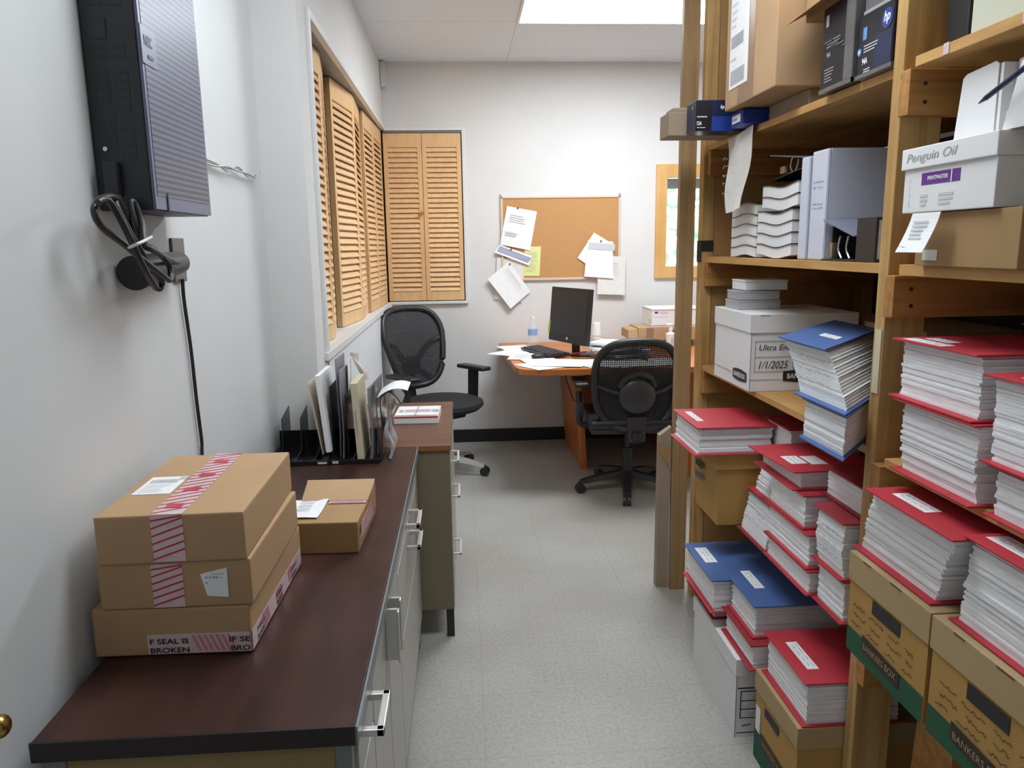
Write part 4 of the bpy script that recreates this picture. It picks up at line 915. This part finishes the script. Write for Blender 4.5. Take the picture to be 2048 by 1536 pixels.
# near bay, shelf 4: two kraft archive boxes with ledgers on top
def kraft_box(label, yn, L, seed):
    t = archive_box(label, .838, yn, .531, L, .228, .40, KRAFT, KRAFTL, lidh=.064)
    b = B(); patch(b, (.0035, L-.006, .0), YM, ZP, L-.012, .055, GREEN); b.build('green_band', t)
    b = B(); patch(b, (.0035, L*.66, .128), YM, ZP, .10, .030, INK, .0012); b.build('hand_hole', t)
    b = B(); b.hexa([(.0022, L*.76, .030), (.0022, L*.28, .022), (.0022, L*.28, .056), (.0022, L*.76, .064), (.0014, L*.76, .030), (.0014, L*.28, .022), (.0014, L*.28, .056), (.0014, L*.76, .064)], MATS['brown_black_print']); pl = b.build('brand_plate', t)
    text('BANKERS BOX', (.0005, L*.73, .036), YM, ZP, L*.42, .014, KRAFTL, t)
    b = B(); scrawl(b, (.003, L*.92, .065), YM, ZP, L*.78, .062, INKB, 3, seed=seed, off=.0012, wline=.0018); b.build('marker_writing', t)
    b = B(); patch(b, (0, L*.80, .2245), YM, ZP, .03, .003, INKB, .0008); patch(b, (0, L*.45, .2245), YM, ZP, .04, .003, INKB, .0008); b.build('lid_slots', t)
    return t
kraft_box('kraft and green archive box touching the wooden upright, on the fourth shelf', 1.215, .290, 21)
kraft_box('kraft and green archive box cut off by the lower right corner of the picture', .905, .305, 33)
ledger('red ledger on the archive box that touches the upright, pages leaning forward', .872, 1.250, .7605, .262, .165, RED, RED, lean=-.085, leanx=-.030, over=.020, lab=[(.014, .12, .034, .11)])
ledger('red ledger on the archive box at the right picture edge, below the shelf', .868, .935, .7605, .245, .172, RED, RED, lean=-.030, leanx=-.008, over=.014, lab=[(.014, .10, .04, .14)])
# near bay, shelf 3
ledger('very thick red ledger at the bottom of the near shelf pile beside the upright', .890, 1.198, .968, .225, .148, RED, RED, bulge=.006, lean=.004, over=.022, w=.24)
ledger('thick red ledger with white labels on top of the near shelf pile', .888, 1.212, 1.117, .235, .118, RED, RED, lean=.010, over=.020, w=.24, lab=[(-.012, .10, .030, .12), (.03, .14, .028, .075)], leanx=.006)
ledger('red ledger at the right picture edge, lower of two on the near shelf', .888, .915, .968, .235, .090, RED, RED, over=.014)
ledger('red ledger at the right picture edge, upper of two on the near shelf', .884, .930, 1.059, .232, .150, RED, RED, over=.016, lab=[(.01, .05, .04, .14)], lean=.01)
t = thing('storage_box', 'black storage box behind the thick red ledgers on the near shelf', 'box', (1.16, 1.17, .968)); b = B(); b.box(0, .34, 0, .32, 0, .235, BLACKP, .01); b.build('body', t); b = B(); b.box(-.006, .346, -.006, .326, .235, .25, BLACKP, .004); b.build('lid', t)
t = thing('binder', 'black binder lying on the black box at the back of the near shelf', 'binder', (1.15, 1.19, 1.219), R(0)); b = B(); b.box(0, .28, 0, .28, 0, .004, BLACKP); b.box(0, .28, 0, .28, .036, .040, BLACKP); b.box(.276, .28, 0, .28, .004, .036, BLACKP); b.build('cover', t); B().box(.01, .27, .01, .27, .006, .032, PAPERG).build('pages', t)
t = thing('paper_label', 'curled paper sheet with faint writing drooping over the black binder', 'paper', (1.165, 1.14, 1.276))
g = [[(.0+.25*i/6, .05+.24*j/5, .004+.012*math.sin(i*.8)-.0*j) for j in range(6)] for i in range(7)]
b = B(); b.sheet(g, .0006, PAPERG); b.build('sheet', t); b = B(); g2 = [[(.0-.035*j/3-.0, .05+.24*i/6, .004-.028*j/3) for j in range(4)] for i in range(7)]; b.sheet(g2, .0006, PAPERG); scrawl(b, (-.037, .27, -.022), YM, (.78, 0, .62), .2, .03, INKG, 1, seed=9); b.build('drooping_edge', t)
t = thing('cardboard_box', 'brown carton on the floor in the dark under the near archive boxes', 'box', (1.06, 1.16, .0)); b = B(); b.box(0, .38, 0, .28, 0, .33, CARD2, .003); b.build('carton', t); b = B(); b.box(-.002, .382, .12, .16, .26, .332, TAPE); b.build('tape', t)
t = thing('scrap_board', 'rough wooden board leaning in the dark below the archive boxes', 'board', (.98, 1.34, 0)); b = B(); b.hexa([(0, 0, 0), (.02, 0, 0), (.02, .12, 0), (0, .12, 0), (-.02, -.06, .45), (0, -.06, .45), (0, .06, .45), (-.02, .06, .45)], PINEX); b.build('plank', t)
# near bay, shelf 2
t = archive_box('plain brown carton under the white print supply box on the near shelf', .882, 1.150, 1.3820, .275, .098, .36, CARD2, CARD2, lidh=.0985)
b = B(); b.hexa([(-.0006, .250, .010), (-.0006, .205, .010), (-.0006, .205, .03), (-.0006, .250, .03), (-.0012, .250, .010), (-.0012, .205, .010), (-.0012, .205, .03), (-.0012, .250, .03)], PAPERG); b.build('white_sticker', t)
sp_ = thing('shipping_slip', 'white printed slip hanging from under the white box over the brown carton', 'paper', (.86, 1.40, 1.4795))
g = [[(-.004-.022*(i/6)**1.4, -.0-.085*j/3+.012*i/6, -.072*i/6) for j in range(4)] for i in range(7)]
b = B(); b.sheet(g, .0006, PAPER); b.build('sheet', sp_)
b = B(); lines(b, (-.0175, -.012, -.050), YM, (.25, 0, 1), .05, .04, INKL, 5, fill=.5); scrawl(b, (-.029, .005, -.066), YM, (.25, 0, 1), .03, .012, INK, 1, seed=2); b.build('print', sp_)
pm = thing('print_supply_box', 'white carton with purple brand strip and handwriting on the near shelf', 'box', (.868, 1.200, 1.4815))
b = B(); b.box(.003, .34, .003, .262, 0, .118, WHITECARD, .002); b.build('body', pm)
b = B(); b.box(-.003, .345, -.002, .266, .082, .121, WHITECARD, .002); b.build('lid', pm)
b = B(); patch(b, (.0032, .205, .050), YM, ZP, .112, .022, PURPLE); patch(b, (.0030, .118, .0505), YM, ZP, .003, .021, PAPER, .0008); b.build('purple_strip', pm)
text('PRINTMASTER', (.0022, .185, .058), YM, ZP, .060, .0075, PAPER, pm, bold=True, off=.0008)
b = B(); lines(b, (.0032, .205, .010), YM, ZP, .024, .024, INKL, 3, fill=.6); lines(b, (.0032, .150, .010), YM, ZP, .045, .024, INKL, 3, fill=.6)
scrawl(b, (.0032, .235, .010), ZP, YP, .06, .016, INKL, 1, seed=8); b.build('small_print', pm)
text('Penguin Oil', (-.0032, .248, .090), YM, ZP, .15, .021, INKG, pm, name='handwriting', shear=.25)
mf = thing('magazine_file', 'white cardboard magazine holder standing on the white print supply box', 'magazine holder', (.935, 1.300, 1.604))
b = B(); b.prism([(.12, 0), (.105, .118), (.095, .124), (.02, .130), (.012, .124), (.010, 0)], 'x', 0, .003, WHITECARD); b.build('side_panel', mf)
b = B(); b.box(.003, .16, .002, .010, 0, .125, WHITECARD); b.box(.003, .16, .010, .118, 0, .003, WHITECARD); b.build('back_panel', mf)
mf = thing('magazine_file', 'second white magazine holder, partly hidden to the right of the other', 'magazine holder', (.96, 1.262, 1.604))
b = B(); b.prism([(.035, 0), (.035, .128), (.010, .132), (.002, .125), (.0, 0)], 'x', 0, .003, WHITECARD); b.build('side_panel', mf); b = B(); b.box(.003, .16, .0, .006, 0, .128, WHITECARD); b.build('back_panel', mf)
t = thing('pen', 'dark blue pen poking out at the right picture edge above the white box', 'pen', (.865, 1.225, 1.652), 0); b = B(); b.cyl((0, .030, 0), (.0, .012, .006), .0008, HPNAVY, .0045); b.cyl((0, .012, .006), (.0, -.10, .045), .0045, HPNAVY); b.build('barrel', t, True)
mf = thing('magazine_file', 'grey white magazine holder at the right picture edge holding the blue pen', 'magazine holder', (.885, 1.06, 1.604))
b = B(); b.prism([(0, 0), (.16, 0), (.15, .03), (.13, .10), (.08, .125), (0, .125)], 'x', 0, .003, WHITECARD); b.build('side_panel', mf); b = B(); b.box(.003, .16, .0, .006, 0, .125, WHITECARD); b.box(.003, .16, .15, .158, 0, .03, WHITECARD); b.build('end_panels', mf)
# near bay, top shelf
t = thing('storage_box', 'tall black carton on the top shelf right of the wooden upright', 'box', (.955, 1.435, 1.786)); b = B(); b.box(0, .30, 0, .065, 0, .60, BLACKP, .004); b.build('body', t); b = B(); b.box(-.002, .302, -.002, .067, .56, .602, HPDARK, .002); b.build('lid', t)
t = thing('storage_box', 'pale grey green carton filling the top shelf at the upper right corner', 'box', (.950, .875, 1.786)); b = B(); b.box(0, .33, 0, .545, 0, .55, M('pale_green_grey', srgb(186, 190, 172), .7), .004); b.build('body', t); b = B(); b.box(-.003, .333, -.003, .548, .50, .553, MATS['pale_green_grey'], .003); b.build('lid', t)
# far bay, top shelf
def toner(label, x, yn, z, W, L, h, mat, name='toner_carton', rot=0):
    t = thing(name, label, 'toner carton', (x, yn, z), rot); b = B(); b.box(0, W, 0, L, 0, h, mat, .003); b.build('carton', t); return t
def hp_logo(parent, o, r_, u, rad, disc, letter, s='hp'):
    o = Vector(o); r_ = Vector(r_); u = Vector(u); n = r_.cross(u)
    b = B(); b.cyl(o+n*.0004, o+n*.0010, rad, disc, seg=28); b.build('logo_disc', parent)
    text(s, o-r_*rad*.62-u*rad*.62, r_+u*0, u, rad*1.24, rad*1.35, letter, parent, 'logo_letters', .25, True, .0016)
t = toner('black toner carton beside the wooden upright showing a round logo', .897, 1.588, 1.7865, .34, .140, .132, HPDARK)
b = B(); patch(b, (0, .068, 0), YM, ZP, .066, .075, HPNAVY, .0004); patch(b, (0, .118, .078), YM, ZP, .016, .026, HPL, .0006); lines(b, (0, .112, .050), YM, ZP, .06, .018, INKL, 3, fill=.35); lines(b, (0, .108, .008), YM, ZP, .028, .010, INKL, 2, fill=.4); b.build('carton_print', t)
hp_logo(t, (0, .024, .100), YM, ZP, .020, HPBLUE, PAPER); hp_logo(t, (0, .130, .056), YM, ZP, .008, HPL, PAPER)
text('94A', (0, .116, .026), YM, ZP, .022, .014, PAPER, t, bold=True, off=.001)
b = B(); b.box(-.0015, .35, -.003, .143, -.0008, .008, SHRINK); b.build('wrap_edge', t)
t = toner('shrink wrapped grey black toner carton next to the big brown carton', .893, 1.738, 1.7865, .34, .155, .196, HPDARK)
b = B(); b.box(-.002, .345, -.003, .002, 0, .196, SHRINK); b.box(-.002, .002, -.003, .158, .0, .010, SHRINK); b.box(-.0025, -.0005, 0, .038, .01, .196, SHRINK)
for k in range(4): b.box(-.003, -.0005, .01+.03*k, .05+.03*k, .088+.008*k, .092+.008*k, SHRINK)
b.build('shrink_wrap', t)
b = B(); patch(b, (0, .138, .150), YM, ZP, .014, .026, INKL, .0008); lines(b, (0, .135, .022), YM, ZP, .05, .034, INKG, 5, fill=.3); lines(b, (0, .13, .100), YM, ZP, .07, .02, INKG, 3, fill=.3); b.build('carton_print', t)
text('94A', (0, .128, .078), YM, ZP, .02, .012, INKG, t, bold=True, off=.001)
t = toner('third black toner carton stacked above the wrapped ones at the picture top', .905, 1.592, 1.9200, .33, .13, .14, SHRINK)
b = B(); b.box(-.002, .0, .0, .13, .0, .008, SILVER); b.build('wrap_edge', t)
t = thing('cardboard_box', 'open brown carton with ragged flaps above the toner cartons', 'box', (.90, 1.74, 1.984), R(0)); b = B(); b.box(0, .30, -.0, .27, 0, .2, CARD2, .003); b.build('carton', t)
b = B(); b.hexa([(0, .03, .02), (-.05, .05, .0), (-.06, .25, -.012), (0, .27, .02), (0, .03, .023), (-.05, .05, .003), (-.06, .25, -.009), (0, .27, .023)], CARD2); b.build('flap', t)
t = thing('cardboard_box', 'big brown shipping carton with white address label hanging over the top shelf edge', 'box', (.835, 2.035, 1.835))
b = B(); b.box(0, .36, 0, .38, 0, .45, CARD, .004); b.build('carton', t)
b = B(); patch(b, (0, .27, 0), YM, ZP, .12, .45, TAPE); b.build('packing_tape', t)
b = B(); patch(b, (0, .345, .055), YM, ZP, .15, .27, PAPER, .001); lines(b, (0, .335, .225), YM, ZP, .05, .08, INKL, 4, .0016, fill=.3); barcode(b, (0, .335, .17), YM, ZP, .10, .035, INKG, 18, .0016); lines(b, (0, .335, .13), YM, ZP, .05, .02, INKL, 1, .0016); barcode(b, (0, .33, .065), YM, ZP, .11, .042, INKG, 14, .0016); b.build('address_label', t)
t2 = thing('carton_underlay', 'flattened carton strip wedged beneath the big shipping carton', 'cardboard', (.94, 2.05, 1.786)); b = B(); b.box(0, .25, 0, .27, 0, .048, CARDG, .002); b.build('strip', t2)
t = toner('navy toner carton at the far end of the top shelf with two white logos', .762, 2.475, 1.7865, .25, .10, .096, HPNAVY)
b = B(); patch(b, (0, 0, .0), XP, ZP, .052, .092, HPDARK, .0004); patch(b, (.052, 0, 0), XP, ZP, .07, .045, HPBLUE, .0004); lines(b, (.004, 0, .040), XP, ZP, .035, .010, INKL, 1, .0009); lines(b, (.004, 0, .008), XP, ZP, .03, .006, INKL, 1, .0009); b.build('carton_print', t)
hp_logo(t, (.086, 0, .072), XP, ZP, .011, HPNAVY, PAPER); hp_logo(t, (-.0, .03, .074), YM, ZP, .008, HPNAVY, PAPER); text('12A', (.004, 0, .018), XP, ZP, .016, .012, PAPER, t, bold=True, off=.001)
t = toner('blue toner carton with white number tag under the big brown carton', .862, 2.33, 1.786, .20, .10, .044, HPBLUE)
b = B(); patch(b, (0, .088, .010), YM, ZP, .072, .024, PAPER, .0004); lines(b, (0, .084, .014), YM, ZP, .045, .013, INKG, 1, .0008, fill=.6); b.build('number_tag', t)
t = thing('cardboard_box', 'grey brown carton jutting past the far upright of the top shelf', 'box', (.704, 2.58, 1.7865)); b = B(); b.box(0, .30, 0, .12, 0, .078, CARDG, .003); b.build('carton', t); b = B(); b.box(.015, .12, .01, .10, .078, .092, CARDG, .004); b.build('top_flap', t)
t = thing('white_carton', 'white carton behind the big brown one at the top of the picture', 'box', (.93, 2.43, 2.06)); b = B(); b.box(0, .25, 0, .16, 0, .3, WHITECARD, .003); b.build('carton', t); b = B(); b.box(-.001, .251, .07, .09, .001, .301, TAPE); b.build('tape', t)
t = thing('cardboard_box', 'brown carton supporting the white one on the top shelf', 'box', (1.03, 2.43, 1.7865)); b = B(); b.box(0, .25, 0, .25, 0, .272, CARD2, .003); b.build('carton', t); b = B(); b.box(-.001, .251, .08, .10, .001, .273, TAPE); b.build('tape', t)
hp_ = thing('hanging_paper', 'creased paper sheet hanging from the top shelf edge at the far end', 'paper', (.913, 2.45, 1.772))
g = [[(-.010-.020*(i/8)+.006*math.sin(i*.8+j), .118-.235*j/5+ (.03*(j/5-.5))*(i/8)*3.2-.012*i/8, .0-.245*i/8+.012*j/5) for j in range(6)] for i in range(9)]
b = B(); b.sheet(g, .0008, PAPERG); b.build('sheet', hp_, True)
b = B(); scrawl(b, (-.038, .07, -.19), YM, ZP, .10, .14, INKL, 5, seed=12, off=.003); b.build('faint_writing', hp_)
# far bay, shelf 2: wavy catalogues, binders
def wavy(label, yn, L, z, h, ph, amp, x=.932, W=.21, mat=PAPER, group=None):
    t = thing('catalog', label, 'catalog', (x, yn, z), 0, group); n = 14
    zf = lambda f: amp*math.sin(f*2*math.pi*.95+ph)
    lo = [(L*i/n, zf(i/n)+amp) for i in range(n+1)]; hi = [(L*i/n, zf(i/n)+amp+h) for i in range(n, -1, -1)]
    b = B(); b.prism(lo+hi, 'x', 0, W, mat); b.build('pages', t)
    lo2 = [(L*i/n-.002, zf(i/n)+amp+h) for i in range(n+1)]; hi2 = [(L*i/n-.002, zf(i/n)+amp+h+.0022) for i in range(n, -1, -1)]
    b = B(); b.prism(lo2+hi2, 'x', -.003, W, HPDARK); b.build('cover', t)
    return t
z = 1.383; posn = ('lowest', 'second', 'third', 'fourth', 'topmost')
hs = (.030, .030, .032, .030, .032)
for i, h in enumerate(hs):
    wavy('white catalog with wavy pages, %s of the left catalog pile on the second shelf' % posn[i], 2.375, .222, z, h, -.9, .0045, mat=PAPER if i < 3 else PAPERG, x=.938); z += h+.0028
z = 1.383; posn = ('lowest', 'second', 'third', 'fourth', 'fifth', 'topmost')
hs = (.030, .030, .030, .030, .030, .031)
for i, h in enumerate(hs):
    wavy('white catalog with wavy pages, %s of the right catalog pile beside the white binders' % posn[i], 2.10-(.03 if i > 3 else 0), .25, z+(.008 if i > 3 else 0), h, 2.2, .0060, mat=PAPER, x=.932); z += h+.0028
BLK = M('dark_binder', (.02, .02, .023), .45)
ob = thing('ring_binder', 'black ring binder lying open on top of the catalog piles', 'binder', (.95, 2.06, 1.634))
b = B(); b.hexa([(0, 0, .0), (.22, 0, .0), (.22, .24, -.022), (0, .24, -.022), (0, 0, .003), (.22, 0, .003), (.22, .24, -.019), (0, .24, -.019)], BLK)
b.hexa([(0, -.01, .020), (.22, -.01, .020), (.22, .26, .055), (0, .26, .055), (0, -.01, .023), (.22, -.01, .023), (.22, .26, .058), (0, .26, .058)], M('binder_lining', srgb(120, 124, 140), .4)); b.build('covers', ob)
b = B()
for x in (.02, .10):
    b.tube(spline([(x, .13, -.008), (x, .155, .01), (x, .15, .032), (x, .14, .038)]), .0022, SILVER, 6, False)
    b.tube(spline([(x, .13, -.008), (x, .11, .010), (x, .105, .030)]), .0022, SILVER, 6)
b.box(.01, .2, .12, .14, -.010, -.004, SILVER); b.build('rings', ob, True)
b = B(); b.box(.0, .012, .155, .185, -.006, .016, M('brass_lever', (.5, .42, .25), .3, .9), .003); b.build('lever', ob)
def binder(label, yn, th, h, W, x=.935, mat=None, marks=None):
    mat = mat or M('grey_white_binder', srgb(206, 210, 222), .45)
    t = thing('binder', label, 'binder', (x, yn, 1.3822)); b = B(); b.box(.010, W, 0, .004, 0, h, mat); b.box(.010, W, th-.004, th, 0, h, mat); b.box(0, .012, 0, th, 0, h, mat, .005); b.build('cover', t)
    B().box(.016, W-.01, .006, th-.006, .006, h-.01, PAPERG).build('pages', t)
    if marks:
        b = B()
        for (zz, hh) in marks: scrawl(b, (0, th*.85, zz), YM, ZP, th*.7, hh, INKG, 2, seed=int(zz*1000), wline=.0016, off=.0009)
        b.build('spine_marks', t)
    return t
binder('slim white binder standing next to the catalog piles', 2.005, .045, .272, .26, x=.928)
binder('broad white binder standing upright with smudged marks on its spine', 1.905, .085, .280, .40, marks=[(.18, .03), (.13, .02)], x=.930)
binder('white binder standing deeper in the shelf, half hidden by the wooden upright', 1.602, .04, .205, .30, x=.958)
ob = thing('ring_binder', 'black ring binder lying half open in front of the broad white binder', 'binder', (.925, 1.735, 1.3822))
b = B(); b.box(0, .25, 0, .165, 0, .004, BLK); b.hexa([(0, .01, .058), (.25, .01, .058), (.25, .165, .100), (0, .165, .100), (0, .01, .061), (.25, .01, .061), (.25, .165, .103), (0, .165, .103)], MATS['binder_lining']); b.box(.02, .25, .150, .154, .004, .098, BLK); b.build('covers', ob)
b = B()
for y in (.06, .10): b.tube(spline([(.02, y, .006), (.02, y+.018, .03), (.02, y+.010, .060)]), .0024, SILVER, 6)
b.box(.012, .03, .135, .147, .004, .045, MATS['brass_lever'], .003); b.build('rings', ob, True)
ob = thing('binder', 'thick closed black binder between the half open one and the upright', 'binder', (.925, 1.648, 1.3822))
b = B(); b.box(0, .28, 0, .083, 0, .004, BLK); b.box(0, .28, 0, .083, .096, .100, BLK); b.box(0, .004, 0, .083, .004, .096, BLK, .001); b.build('cover', ob); B().box(.01, .27, .006, .078, .006, .094, PAPERG).build('pages', ob)
# shelf 3, far bay: white archive box and things on it
t = archive_box('white archive box with handwritten label on the third shelf', .886, 2.255, .968, .335, .243, .345, WHITECARD, WHITECARD, lidh=.058)
b = B()
for a in ((.018, .30, .158, .160), (.018, .30, .108, .110), (.018, .30, .062, .064), (.018, .020, .062, .160), (0.004, .105, .036, .038), (.0045, .0065, 0, .185)): patch(b, (a[0], .0035, a[2]), XP, ZP, a[1]-a[0], a[3]-a[2], INKG, .0006)
b.build('label_frame', t)
text('Ultra Energy Bo', (.032, .0030, .124), XP, ZP, .175, .024, INK, t, 'handwriting', .2); text('1/1/2025', (.032, .0030, .072), XP, ZP, .095, .024, INK, t, 'handwriting', .3); text('TO', (.152, .0030, .078), XP, ZP, .022, .018, INK, t, 'handwriting')
b = B(); b.tube([Vector(p) for p in ((.143, .002, .070), (.184, .002, .070), (.184, .002, .102), (.150, .002, .104), (.143, .002, .098))], .0009, INK, 6, True); b.build('ink_frame', t)
def badge(parent, o, r_, u, W_, H_, s, fg):
    b = B(); o = Vector(o); r_ = Vector(r_); u = Vector(u); n = r_.cross(u); pts = []
    for k in range(9): f = k/8; pts.append(o+r_*W_*f+u*(H_*(.86+.14*math.sin(f*math.pi))))
    for k in range(9): f = 1-k/8; pts.append(o+r_*W_*f+u*(H_*.14*(1-math.sin(f*math.pi))))
    t_ = bmesh.new(); lo = [t_.verts.new(p+n*.0006) for p in pts]; hi = [t_.verts.new(p+n*.0010) for p in pts]
    t_.faces.new(lo[::-1]); t_.faces.new(hi)
    for k in range(18): t_.faces.new((lo[k], lo[(k+1) % 18], hi[(k+1) % 18], hi[k]))
    bmesh.ops.recalc_face_normals(t_, faces=t_.faces); b._join(t_, INK); b.build('brand_badge', parent)
    text(s, o+r_*W_*.09+u*H_*.30, r_, u, W_*.82, H_*.40, fg, parent, 'badge_lettering', 0, True, .0014)
badge(t, (.112, .0035, .026), XP, ZP, .150, .042, 'BANKERS BOX', WHITECARD); badge(t, (.0035, .145, .020), YM, ZP, .120, .040, 'BANKERS BOX', WHITECARD)
b = B(); patch(b, (.0035, .33, .038), YM, ZP, .17, .003, INKG); patch(b, (.03, 0, .238), XP, ZP, .03, .003, INKG, .0006); b.build('print_lines', t)
b = B(); b.cyl((.150, .0035, .170), (.150, .0022, .170), .018, INKL, seg=20); b.box(.150, .215, .0022, .0035, .152, .188, INKL); b.build('hand_hole', t)
for i, (x0, x1, y0, z0, h, m, lab) in enumerate(((.905, 1.05, 2.42, 1.212, .030, TRANS, 'frosted plastic case, lower left on the white archive box'), (.910, 1.045, 2.42, 1.243, .030, TRANS, 'frosted plastic case, middle left on the white archive box'), (.93, 1.075, 2.43, 1.274, .034, WHITECARD, 'pale carton lid bridging the plastic cases on the white archive box'))):
    tt = thing('small_case', lab, 'case', (x0, y0, z0)); b = B(); b.box(0, x1-x0, 0, .12, 0, h*.82, m, .003); b.build('body', tt); b = B(); b.box(-.001, x1-x0+.001, -.001, .121, h*.82, h-.0006, m, .001); b.build('lid', tt)
tt = thing('archive_box', 'plain pale carton behind the white archive box, in the shade', 'archive box', (1.26, 1.95, .968)); b = B(); b.box(0, .27, 0, .55, 0, .21, CARD3, .003); b.build('body', tt); b = B(); b.box(-.003, .273, -.003, .553, .17, .215, CARD3, .002); b.build('lid', tt)

# ---------------------------------------------------------------- groups of look-alikes
GR = {'ledger': 'thick ledgers stacked on the right shelving', 'archive_box': 'archive boxes on the right shelving', 'catalog': 'wavy catalogs on the second shelf',
      'office_chair': 'office chairs at the desk end', 'louvered_shutter': 'louvered shutters in the wall openings', 'shipping_carton': 'shipping cartons stacked on the credenza',
      'notice': 'papers pinned on and around the cork board', 'paper_sheet': 'loose sheets spread on the desk', 'toner_carton': 'toner cartons on the top shelf',
      'binder': 'binders on the shelving', 'ring_binder': 'open ring binders on the second shelf', 'magazine_file': 'magazine holders on the near shelf',
      'ceiling_light': 'ceiling panel lights', 'small_case': 'plastic cases on the white archive box', 'plastic_bag': 'plastic bags in the file sorter',
      'mailing_pouch': 'grey mailers in the file sorter', 'black_folder': 'black folders in the file sorter', 'storage_box': 'plain storage boxes on the near shelves'}
for o in SC.objects:
    if o.parent is None and 'label' in o and o.name.split('.')[0] in GR and 'group' not in o: o['group'] = GR[o.name.split('.')[0]]
